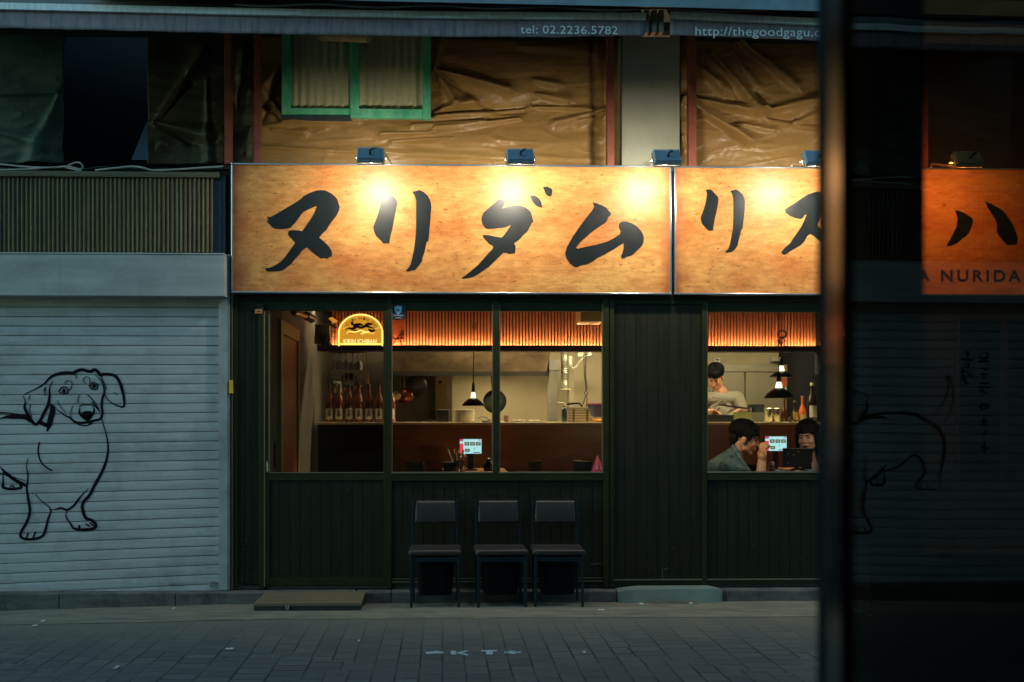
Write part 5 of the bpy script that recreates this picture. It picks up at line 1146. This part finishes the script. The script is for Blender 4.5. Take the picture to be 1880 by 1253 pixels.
def inchair(px, Y, rz, label):
    x = X(px,Y); t = thing('dining_chair', label, 'chair', (x,Y,.1), 'dark dining chairs inside')
    MB().rbox(x-.2, x+.2, Y-.2, Y+.2, .55, .6, r=.015).build('seat', M_leath, t, smooth=True)
    MB().rbox(x-.13, x-.1, Y-.2, Y+.2, .78, 1.045, r=.012).build('backrest', M_leath, t, smooth=True)
    for a in (-.18,.18):
        for b in (-.18,.18): MB().box(x+a-.015, x+a+.015, Y+b-.015, Y+b+.015, .1, .56 if a > 0 else .8).build('leg', M_shade, t)
    t.rotation_euler.z = rz; return t
inchair(782, 1.8, R(25), 'dark chair whose back shows lowest left in the middle window')
inchair(962, 1.8, R(160), 'dark chair whose back shows right of the window mullion')
inchair(1090, 1.8, R(20), 'dark chair whose back shows beside the pink paper cone')
ledge = B(X(719), X(1107), .041, .2, 1.0, 1.022).build('inner_ledge', M_tab, rb)
pc = thing('pink_paper_cone', 'bright pink paper party cone with white print in the window corner', 'paper cone', (X(1097,.13), .13, 1.0225))
MB().lathe([(.052,0),(.052,.002),(.002,.145),(.0005,.146)], pc.location, 32).build('cone_body', mat('hot_pink', (.75,.035,.11), .5, var=.05), pc, smooth=True)
for a, z, r in ((-.15,.095,.004),(-.25,.075,.0045),(-.1,.06,.004),(-.3,.045,.005),(-.2,.03,.0045),(.85,.035,.012),(.95,.02,.01),(.8,.012,.01)):
    rr = .052*(1-z/.146)+.0008; MB().lathe([(.0005,0),(r,0),(r,.0012),(.0005,.0014)], Vector(pc.location)+Vector((rr*sin(a),-rr*cos(a),z)), 10, Euler((R(70),0,a)).to_matrix()).build('white_print', MATS['print_white'], pc)

# ================================================================ PEOPLE
M_skin = mat('skin', (.60,.30,.165), .5, var=.08, vs_=20, bump=.03)
M_skin2 = mat('skin_pale', (.72,.45,.32), .5, var=.06, vs_=20, bump=.03)
def hairmat(): return mat('black_hair', (.005,.0045,.004), .65, var=.3, vs_=30, stretch=(6,6,1), bump=.6, bs=40, spec=.15)
M_hair = hairmat()
M_lip = mat('lips', (.36,.10,.08), .45); M_eye = mat('eye_dark', (.01,.008,.008), .15); M_eyew = mat('eye_white', (.5,.47,.42), .3); M_brow = mat('brow', (.03,.02,.015), .8)
def tf(parts, M, s=1.0):
    out = []
    for q in parts:
        if q[0] == 'e':
            out.append(('e', tuple(M @ (Vector(q[1])*s)), tuple(r*s for r in q[2]), tuple((M.to_3x3() @ (Euler(q[3]).to_matrix() if len(q) > 3 else Matrix.Identity(3))).to_euler())))
        else: out.append(('c', tuple(M @ (Vector(q[1])*s)), tuple(M @ (Vector(q[2])*s)), q[3]*s, q[4]*s))
    return out
HEAD = [('e',(0,.018,.04),(.074,.093,.082)),('e',(0,-.022,-.028),(.060,.066,.080)),('e',(0,-.052,-.093),(.030,.030,.022)),
        ('c',(-.042,-.02,-.07),(-.012,-.055,-.098),.022,.02),('c',(.042,-.02,-.07),(.012,-.055,-.098),.022,.02),
        ('c',(0,-.086,.012),(0,-.106,-.028),.007,.0115),('e',(-.010,-.098,-.032),(.009,.010,.007)),('e',(.010,-.098,-.032),(.009,.010,.007)),
        ('e',(0,-.074,.028),(.05,.016,.012)),('e',(-.036,-.066,-.026),(.022,.018,.024)),('e',(.036,-.066,-.026),(.022,.018,.024)),
        ('c',(-.018,-.086,-.060),(.018,-.086,-.060),.0085,.0085),('c',(-.014,-.084,-.071),(.014,-.084,-.071),.0085,.0085),
        ('e',(-.077,.008,-.008),(.010,.020,.031)),('e',(.077,.008,-.008),(.010,.020,.031)),('e',(-.08,.01,-.03),(.008,.01,.012)),('e',(.08,.01,-.03),(.008,.01,.012))]
def head_bits(par, M, s, skinm, mouth_open=.0):
    def P(x, y, z): return tuple(M @ (Vector((x,y,z))*s))
    for sx in (-1, 1):
        blob('eye', tf([('e',(sx*.029,-.081,.003),(.0135,.008,.0050))], M, s), M_eye, par, .0025*s, 1)
        blob('eyelid', tf([('c',(sx*.016,-.0855,.007),(sx*.042,-.077,.008),.0025,.0025)], M, s), M_brow, par, .0016, 1)
        blob('eyebrow', tf([('c',(sx*.014,-.091,.024),(sx*.046,-.080,.027),.0045,.003)], M, s), M_brow, par, .002, 1)
    pts = [('c',(-.018,-.092,-.061),(.018,-.092,-.061),.0055,.0055),('c',(-.013,-.090,-.071-mouth_open),(.013,-.090,-.071-mouth_open),.006,.006)]
    blob('lips', tf(pts, M, s), M_lip, par, .002, 2)
    if mouth_open: blob('mouth_gap', tf([('e',(0,-.0935,-.066-mouth_open*.5),(.012,.004,.003+mouth_open*.6))], M, s), M_eye, par, .002, 1)
def hand(c, M, s=1.0, curl=1.3, thumb=1):
    """palm and five bent fingers; local: wrist at 0, fingers towards +z, palm faces -y, thumb towards x*thumb"""
    ps = [('e',(0,0,.045),(.040,.016,.048)),('c',(0,0,-.02),(0,0,.02),.026,.028)]
    for i, (x, L) in enumerate(((-.030,.062),(-.0105,.078),(.0105,.072),(.030,.056))):
        x = x*-thumb; p = Vector((x, -.002, .083)); a = .25*curl; r = .0092
        for k, f in enumerate((.44,.31,.25)):
            q = p + Vector((0, -sin(a), cos(a)))*L*f*1.0; ps.append(('c', tuple(p), tuple(q), r, r*.92)); p = q; a += curl; r *= .92
    p = Vector((thumb*.034, -.004, .018)); q = p + Vector((thumb*.022,-.014,.026)); r_ = q + Vector((-thumb*.004,-.018,.024)); 
    ps += [('c',tuple(p),tuple(q),.0125,.0115),('c',tuple(q),tuple(r_),.011,.0095)]
    return tf(ps, Matrix.Translation(Vector(c)) @ M.to_4x4(), s)

def strands(par, M, s, n, low=.95, back=2.1, seed=1):
    random.seed(seed); mb = MB()
    for i in range(n):
        a = random.uniform(-pi, pi); fr = max(0, cos(a)); end = back*(1-fr)+ (pi/2+low-.95+.08)*fr + random.uniform(-.16,.16)
        st = random.uniform(.1,.7); da = random.uniform(-.25,.25); k = random.uniform(.985,1.05); pts = []
        for j in range(7):
            t = st + (end-st)*j/6; aa = a + da*j/6
            pts.append(tuple(M @ (Vector((.0895*k*sin(aa)*sin(t), .028-.1085*k*cos(aa)*sin(t), .058+.0905*k*cos(t)))*s)))
        mb.tube(pts, [.0022*s,.0026*s,.0026*s,.0024*s,.002*s,.0015*s,.0006*s], 5)
    mb.build('hair_strands', M_hair, par, smooth=True)

# --- guest with his fist at his mouth
YM = .62; s = 1.14
hc = W(1368,806,YM); Mh = Matrix.Translation(hc) @ Euler((R(-3),0,R(73))).to_matrix().to_4x4() @ Euler((R(16),0,0)).to_matrix().to_4x4()
man = thing('person', 'young man in a dark denim jacket leaning forward with his fist at his mouth', 'person', W(1340,868,YM) - Vector((0,0,.85)))
neck0 = tuple(Mh @ (Vector((0,.03,-.05))*s)); nb_ = W(1349,853,YM+.02)
el = W(1394,893,YM-.17); wr_ = W(1400,848,YM-.10); shn = W(1338,861,YM-.15); shf = W(1350,862,YM+.2)
Mhand = Euler((R(0),R(-4),R(115))).to_matrix()
body = tf(HEAD, Mh, s) + [('c',neck0,tuple(nb_),.060,.064),('c',tuple(nb_),tuple(W(1338,890,YM+.02)),.075,.14),('c',tuple(W(1338,890,YM+.02)),tuple(W(1322,960,YM+.05)),.145,.13),
   ('c',tuple(shn),tuple(shf),.06,.06),('c',tuple(shn),tuple(el),.052,.042),('c',tuple(el),tuple(W(1397,868,YM-.14)),.041,.042),('c',tuple(W(1397,868,YM-.14)),tuple(wr_+Vector((-.004,0,.012))),.042,.037)] + hand(tuple(wr_+Vector((-.004,-.01,.016))), Mhand, 1.25, 1.55, 1)
hp_ = W(1322,965,YM+.05)
for sy in (-.09,.09):
    kn_ = hp_ + Vector((.42,sy,.0)); body += [('c',tuple(hp_+Vector((0,sy,0))),tuple(kn_),.08,.06),('c',tuple(kn_),(kn_.x+.02,kn_.y,.16),.058,.04),('c',(kn_.x,kn_.y,.135),(kn_.x+.16,kn_.y,.125),.035,.03)]
blob('body', body, M_skin, man, .0042, 3)
head_bits(man, Mh, s, M_skin, .006)
hr = [('e',(0,.028,.058),(.086,.103,.086)),('e',(0,.075,-.005),(.066,.045,.06)),('e',(0,.078,-.045),(.05,.03,.04)),('e',(0,-.045,.088),(.072,.052,.038)),('e',(0,-.076,.066),(.058,.024,.026)),
      ('e',(-.072,.0,.045),(.018,.06,.04)),('e',(.072,.0,.045),(.018,.06,.04)),('e',(-.074,-.03,.02),(.010,.018,.03)),('e',(.074,-.03,.02),(.010,.018,.03))]
random.seed(11)
for i in range(15):
    a = -1.15 + 2.3*i/14; hr.append(('c',(.062*sin(a),-.074*cos(a)-.002,.085),(.076*sin(a+.05),-.097*cos(a*.9),.034+random.uniform(-.008,.008)+.012*abs(a)),.014,.004))
for i in range(60):
    a = random.uniform(-pi,pi); b = random.uniform(.2,1.0); r1 = .090; hr.append(('c',(r1*sin(a)*cos(b)*.9,.028-r1*cos(a)*cos(b)*1.02,.062+r1*sin(b)*.92),(r1*sin(a)*cos(b-.35)*.94,.028-1.13*r1*cos(a)*cos(b-.35),.05+r1*sin(b-.35)*.85),.006,.003))
blob('hair', tf(hr, Mh, s), M_hair, man, .0034, 1)
strands(man, Mh, s, 260, seed=3, back=1.95)
M_denim = mat('denim', (.045,.075,.08), .8, var=.35, vs_=12, bump=.6, bs=30, col2=(.13,.185,.185))
jk = [('c',tuple(nb_+Vector((-.04,0,-.012))),tuple(W(1334,895,YM+.02)),.095,.175),('c',tuple(W(1334,895,YM+.02)),tuple(W(1318,958,YM+.05)),.18,.165),
   ('c',tuple(shn+Vector((0,-.0,.006))),tuple(W(1345,862,YM+.2)),.088,.085),('c',tuple(shn),tuple(shn+(el-shn)*.72),.082,.066),('c',tuple(W(1346,836,YM+.01)),tuple(W(1324,862,YM)),.072,.135),('c',tuple(W(1352,829,YM-.06)),tuple(W(1349,829,YM+.08)),.028,.028),
   ('c',tuple(W(1345,838,YM-.08)),tuple(W(1372,868,YM-.14)),.022,.02),('c',tuple(W(1342,834,YM+.1)),tuple(W(1368,868,YM+.1)),.02,.02)]
for i in range(14):
    a = random.uniform(0,1); p = shn + (el-shn)*a*.7 + Vector((random.uniform(-.05,.04),-.06,random.uniform(0,.05))); jk.append(('c',tuple(p),tuple(p+Vector((random.uniform(.03,.09),-.01,random.uniform(-.05,.01)))),.018,.012))
blob('jacket', jk, M_denim, man, .006, 3)
blob('collar', [('c',tuple(W(1347,822,YM-.02)),tuple(W(1358,842,YM-.10)),.026,.018),('c',tuple(W(1358,842,YM-.10)),tuple(W(1376,866,YM-.12)),.02,.014),('c',tuple(W(1347,822,YM-.02)),tuple(W(1352,830,YM+.09)),.026,.02)], mat('denim_light', (.11,.16,.16), .8, var=.3, bump=.4, bs=40), man, .005, 2)
blob('trousers', [('c',tuple(hp_+Vector((0,sy,0))),tuple(hp_+Vector((.42,sy,0))),.095,.07) for sy in (-.09,.09)] + [('c',tuple(hp_+Vector((.42,sy,0))),(hp_.x+.44,hp_.y+sy,.2),.068,.055) for sy in (-.09,.09)] + [('c',tuple(hp_+Vector((0,0,.02))),tuple(hp_+Vector((0,0,-.02))),.15,.12)], mat('dark_trousers', (.02,.02,.025), .8), man, .009, 3)
def stool(p, label):
    t = thing('stool', label, 'stool', (p.x,p.y,.1)); top = p.z-.10
    MB().lathe([(.001,top-.05-.1),(.17,top-.05-.1),(.18,top-.035-.1),(.18,top-.01-.1),(.16,top-.1),(.001,top-.1)], (p.x,p.y,.1), 24).build('seat', M_leath, t, smooth=True)
    for a in range(4): MB().tube([(p.x+.12*cos(a*pi/2+.8),p.y+.12*sin(a*pi/2+.8),top-.05), (p.x+.17*cos(a*pi/2+.8),p.y+.17*sin(a*pi/2+.8),.1)], .014, 8).build('leg', M_shade, t)
stool(hp_, 'stool carrying the man in the denim jacket')

# --- guest facing him
YW_ = .98; s = 1.10
hc = W(1482,803,YW_); Mh = Matrix.Translation(hc) @ Euler((0,0,R(-34))).to_matrix().to_4x4() @ Euler((R(6),R(-4),0)).to_matrix().to_4x4()
wo = thing('person', 'young woman with black fringe in a black top sitting behind the menu stand', 'person', W(1487,868,YW_) - Vector((0,0,.85)))
nk = W(1488,850,YW_+.03); hp2 = W(1492,965,YW_+.08)
wb_ = tf(HEAD, Mh, s) + [('c',tuple(Mh @ (Vector((0,.03,-.05))*s)),tuple(nk),.05,.052),('c',tuple(nk),tuple(W(1490,885,YW_+.04)),.06,.11),('c',tuple(W(1490,885,YW_+.04)),tuple(hp2),.115,.12),
   ('c',tuple(W(1462,872,YW_+.04)),tuple(W(1520,872,YW_+.04)),.045,.045)]
for sx in (-1,1):
    sh_ = W(1491+sx*31,872,YW_+.04); e_ = sh_ + Vector((sx*.03,-.1,-.2)); h_ = W(1478+sx*16,866,YW_-.28) + Vector((0,0,-.015)); wb_ += [('c',tuple(sh_),tuple(e_),.042,.035),('c',tuple(e_),tuple(h_),.034,.024)] + hand(tuple(h_), Euler((R(80),0,R(sx*-20))).to_matrix(), .95, .6, -sx)
for sx in (-.09,.09):
    kn_ = hp2 + Vector((sx-.3,-.15,0)); wb_ += [('c',tuple(hp2+Vector((sx,0,0))),tuple(kn_),.075,.055),('c',tuple(kn_),(kn_.x,kn_.y,.16),.052,.036)]
blob('body', wb_, M_skin2, wo, .0042, 3)
head_bits(wo, Mh, s, M_skin2, .005)
hr = [('e',(0,.028,.056),(.088,.103,.084)),('e',(0,.07,-.02),(.08,.05,.09)),('c',(-.080,.02,.02),(-.088,.02,-.13),.024,.02),('c',(.080,.02,.02),(.090,.03,-.15),.026,.02),('c',(-.077,-.02,.02),(-.082,-.012,-.09),.015,.008),('c',(.077,-.02,.02),(.084,-.01,-.10),.016,.009),('e',(0,.075,-.1),(.07,.04,.09)),('e',(0,-.035,.092),(.07,.05,.036))]
for i in range(17):
    a = -1.15 + 2.3*i/16; hr.append(('c',(.060*sin(a),-.070*cos(a)-.004,.088),(.076*sin(a),-.096*cos(a*.9),.042+random.uniform(-.006,.006)),.011,.003))
blob('hair', tf(hr, Mh, s), M_hair, wo, .0034, 1)
strands(wo, Mh, s, 240, seed=5, back=2.3)
tp = [('c',tuple(nk+Vector((0,.01,-.035))),tuple(W(1490,885,YW_+.04)),.075,.14),('c',tuple(W(1490,885,YW_+.04)),tuple(hp2),.145,.15),('c',tuple(W(1462,873,YW_+.04)),tuple(W(1520,873,YW_+.04)),.065,.065)]
for sx in (-1,1):
    sh_ = W(1491+sx*31,872,YW_+.04); e_ = sh_ + Vector((sx*.03,-.1,-.2)); h_ = W(1478+sx*16,866,YW_-.28) + Vector((0,0,-.015)); tp += [('c',tuple(sh_),tuple(e_),.062,.055),('c',tuple(e_),tuple(e_+(h_-e_)*.8),.054,.045)]
blob('black_top', tp, mat('black_knit', (.012,.014,.018), .85, bump=.3, bs=60), wo, .006, 3)
blob('skirt', [('c',tuple(hp2+Vector((sx,0,0))),tuple(hp2+Vector((sx-.28,-.14,0))),.095,.075) for sx in (-.09,.09)], MATS['dark_trousers'], wo, .009, 3)
stool(hp2, 'stool carrying the woman in the black top')

# --- things on their table
ms = thing('menu_stand', 'upright black menu board with small grey emblems between the two guests', 'menu board', W(1464,866,.72))
MB().rbox(X(1437.5,.72), X(1492,.72), .72, .73, Z(859,.72), Z(823.5,.72), r=.003).build('board', MATS['black_plastic'], ms)
B(X(1438,.72), X(1492,.72), .717, .7195, Z(825,.72), Z(824,.72)).build('edge_strip', mat('grey_edge', (.25,.25,.24), .4), ms)
MB().box(X(1445,.72), X(1484,.72), .731, .80, zt2+.001, zt2+.012).box(X(1460,.72), X(1468,.72), .731, .745, zt2+.012, Z(840,.72)).build('foot', MATS['black_plastic'], ms)
for a, b in ((1447,834),(1447,850),(1457.5,835.5),(1466,829.5)):
    MB().lathe([(.0005,0),(.009,0),(.009,.001),(.0005,.0012)], W(a,b,.7185), 10, Euler((R(90),0,0)).to_matrix()).build('emblem', mat('emblem_grey', (.16,.17,.16), .5), ms)
pg = lathe_thing('pepper_grinder', 'small grinder with a shiny steel cap beside the menu board', 'grinder', 1418, .75, [('glass_body', [(.022,0),(.024,.003),(.022,.05),(.018,.06)], mat('grinder_glass', (.12,.09,.07), .15)), ('steel_cap', [(.019,.06),(.021,.063),(.02,.085),(.012,.095),(.001,.098)], M_tin)], zt2+.001)
lathe_thing('sauce_glass', 'low brown glass of sauce left of the grinder', 'glass', 1409, .7, [('glass_body', [(.018,0),(.02,.003),(.022,.045),(.019,.045),(.017,.008),(.001,.008)], mat('sauce_brown', (.2,.07,.02), .2))], zt2+.001)
lathe_thing('rice_bowl', 'dark bowl on the table in front of the man', 'bowl', 1385, .95, [('bowl_body', [(.03,0),(.034,.004),(.07,.055),(.066,.056),(.03,.012),(.001,.01)], M_shade)], zt2+.001)
lathe_thing('water_glass', 'clear drinking glass beside the woman at the right', 'glass', 1497, .62, [('glass_body', [(.028,0),(.03,.003),(.034,.09),(.032,.09),(.028,.006),(.001,.006)], mat('glass_pinkish', (.35,.28,.26), .1))], zt2+.001)
tag(MB().rbox(X(1484,.6), X(1500,.6), .58, .7, zt2+.001, zt2+.03, r=.01).build('blue_cloth', mat('teal_cloth', (.08,.16,.17), .8)), 'small folded teal cloth at the right end of the guests\' table', 'cloth')

# --- cook
YK2 = 4.35; s = 1.18
hc = W(1313,693,YK2); Mh = Matrix.Translation(hc) @ Euler((0,R(3),R(-24))).to_matrix().to_4x4() @ Euler((R(34),0,0)).to_matrix().to_4x4()
ck = thing('person', 'cook in a beige-grey sweatshirt bending over his work behind the counter', 'person', W(1318,775,YK2) - Vector((0,0,1.33)))
nk = W(1323,722,YK2+.08); hpc = W(1318,815,YK2+.12)
shr = W(1352,731,YK2+.05); shl = W(1288,733,YK2+.05); elr = W(1366,757,YK2-.02); elr2 = Vector(elr); hr_ = W(1352,757,YK2-.2); ell = W(1280,762,YK2-.02); hl_ = W(1318,760,YK2-.2)
cb_ = tf(HEAD, Mh, s) + [('c',tuple(Mh @ (Vector((0,.03,-.04))*s)),tuple(nk),.062,.066),('c',tuple(nk),tuple(W(1320,760,YK2+.1)),.09,.16),('c',tuple(W(1320,760,YK2+.1)),tuple(hpc),.16,.15),('c',tuple(shl),tuple(shr),.06,.06),
   ('c',tuple(shr),tuple(elr),.055,.045),('c',tuple(elr),tuple(hr_),.044,.03),('c',tuple(shl),tuple(ell),.055,.045),('c',tuple(ell),tuple(hl_),.044,.03)]
cb_ += hand(tuple(hr_), Euler((R(60),0,R(70))).to_matrix(), 1.1, 1.2, 1) + hand(tuple(hl_), Euler((R(60),0,R(-70))).to_matrix(), 1.1, 1.2, -1)
for sx in (-.1,.1): cb_ += [('c',(hpc.x+sx,hpc.y,hpc.z),(hpc.x+sx,hpc.y,.55),.09,.065),('c',(hpc.x+sx,hpc.y,.55),(hpc.x+sx,hpc.y,.16),.062,.045),('c',(hpc.x+sx,hpc.y,.14),(hpc.x+sx,hpc.y-.15,.13),.04,.035)]
blob('body', cb_, M_skin, ck, .005, 3)
head_bits(ck, Mh, s, M_skin)
hr = [('e',(0,.028,.058),(.086,.103,.082)),('e',(0,.075,0),(.066,.045,.055)),('e',(0,-.04,.09),(.07,.055,.034)),('e',(0,-.074,.072),(.055,.022,.022))]
for i in range(13):
    a = -1.1 + 2.2*i/12; hr.append(('c',(.060*sin(a),-.072*cos(a),.085),(.074*sin(a),-.094*cos(a),.040+random.uniform(-.006,.006)),.012,.005))
blob('hair', tf(hr, Mh, s), M_hair, ck, .004, 1)
strands(ck, Mh, s, 240, seed=8, back=1.9)
M_sweat = mat('beige_sweat', (.24,.225,.17), .85, var=.12, vs_=5, bump=.2, bs=40)
sw = [('c',tuple(nk+Vector((0,.02,-.03))),tuple(W(1320,760,YK2+.1)),.10,.20),('c',tuple(W(1320,760,YK2+.1)),tuple(hpc),.2,.18),('c',tuple(shl),tuple(shr),.092,.092),
   ('c',tuple(shr),tuple(elr),.092,.078),('c',tuple(elr),tuple(elr+(hr_-elr)*.55),.075,.055),('c',tuple(shl),tuple(ell),.09,.078),('c',tuple(ell),tuple(ell+(hl_-ell)*.6),.075,.055)]
random.seed(21)
for i in range(9):
    p = W(random.uniform(1296,1350), random.uniform(728,765), YK2-.09+.0*i); sw.append(('c',tuple(p),tuple(p+Vector((random.uniform(-.09,.09),.02,random.uniform(-.12,.03)))),.014,.008))
blob('sweatshirt', sw, M_sweat, ck, .007, 3)
blob('apron', [('e',tuple(hpc+Vector((0,-.1,-.1))),(.19,.09,.28))], mat('apron_dark', (.02,.025,.03), .8), ck, .012, 3)
kf = MB().prism([W(1318,744.5,YK2-.3), W(1322,742.5,YK2-.3), W(1352,746,YK2-.3), W(1376,749,YK2-.3), W(1376,752,YK2-.3), W(1350,750,YK2-.3)], (0,.012,0))
tag(kf.build('kitchen_knife', mat('knife_dark', (.05,.045,.045), .3, .5)), 'long dark knife held flat by the cook', 'knife')
tag(MB().box(X(1376,YK2), X(1394,YK2), YK2-.2, YK2-.1, Z(750,YK2)-.05, Z(743,YK2)).prism([W(1376,750,YK2-.2),W(1394,743,YK2-.2),W(1376,743,YK2-.2)],(0,.1,0)).build('scale_head', MATS['box_black']), 'dark angular machine head beside the cook', 'kitchen machine')

# ================================================================ CAMERA-SIDE POST AND TINTED GLASS
def FP(px, dz): p = W(px, 767, -8+dz); return (p.x, p.y)
M_gloss = mat('black_gloss', (.006,.007,.009), .2, bump=0, var=.1, spec=.3)
M_blk = mat('matt_black_frame', (.006,.008,.01), .8, spec=.1, bump=0)
fd = thing('glass_door', 'blurred black door post with a tinted glass pane close to the camera', 'glass door', (*FP(1530,.85), .05))
sec = [FP(1500,.88), FP(1514,.868), FP(1544,.800), FP(1561,.800)]; bx_ = FP(1561,.80)[0]
poly = [(x,y,0) for x,y in sec] + [(FP(1561,.97)[0],-8+.97,0),(FP(1500,.97)[0]+.0,-8+.97,0)]
MB().prism([Vector((x,y,.06)) for x,y,_ in poly], (0,0,2.5)).build('post', M_gloss, fd)
# orientation of the pane: the mirrored shutter lands at the right place
E = Vector(FP(1556,.80)) + Vector((0,8)); F = Vector((X(50),8.0))
def img(phi, q):
    d = Vector((sin(phi),cos(phi))); r = q-E; r = 2*d*r.dot(d)-r; p = E+r; a = math.atan2(p.x,p.y)
    return PPX + FPX*tan(a-YAW)
lo, hi = R(-12), R(12)
for _ in range(50):
    mid = (lo+hi)/2
    if img(mid,F) > 1583: hi = mid
    else: lo = mid
phi = (lo+hi)/2; print('pane phi', math.degrees(phi), [round(img(phi,Vector((X(q),8.0)))) for q in (-300,-127,50)])
if abs(img(phi,F)-1583) > 20:
    print('flip'); 
d2 = Vector((sin(phi),cos(phi))); nr2 = Vector((cos(phi),-sin(phi)))
a2 = E; b2 = E - d2*.36
pv = [Vector((q.x, q.y-8, z)) for z in (.06, 2.56) for q in (a2, b2, b2+nr2*.005, a2+nr2*.005)]
MB().add(pv, [(0,1,2,3),(4,5,6,7),(0,1,5,4),(1,2,6,5),(2,3,7,6),(3,0,4,7)]).build('pane', glass('bronze_glass', (.52,.31,.17), .62, bump=.035, bscale=(9,9,2.2)), fd)
dp = thing('dark_pillar', 'blurred matt black wall edge seen through the tinted glass', 'pillar', (FP(1640,1.15)[0], -8+1.2, .05))
x0_, x1_ = FP(1600,1.15)[0], FP(1697,1.15)[0]
MB().box(x1_-.01, x1_+1.1, -8+1.2, -8+1.26, .05, W(1700,1015,-8+1.2).z).build('added_dark_wall', M_blk, dp)  # added black wall, keeps the lit ground behind the pane dark
MB().box(x0_, x1_, -8+1.15, -8+1.25, .05, 2.6).build('wall_edge', M_blk, dp)
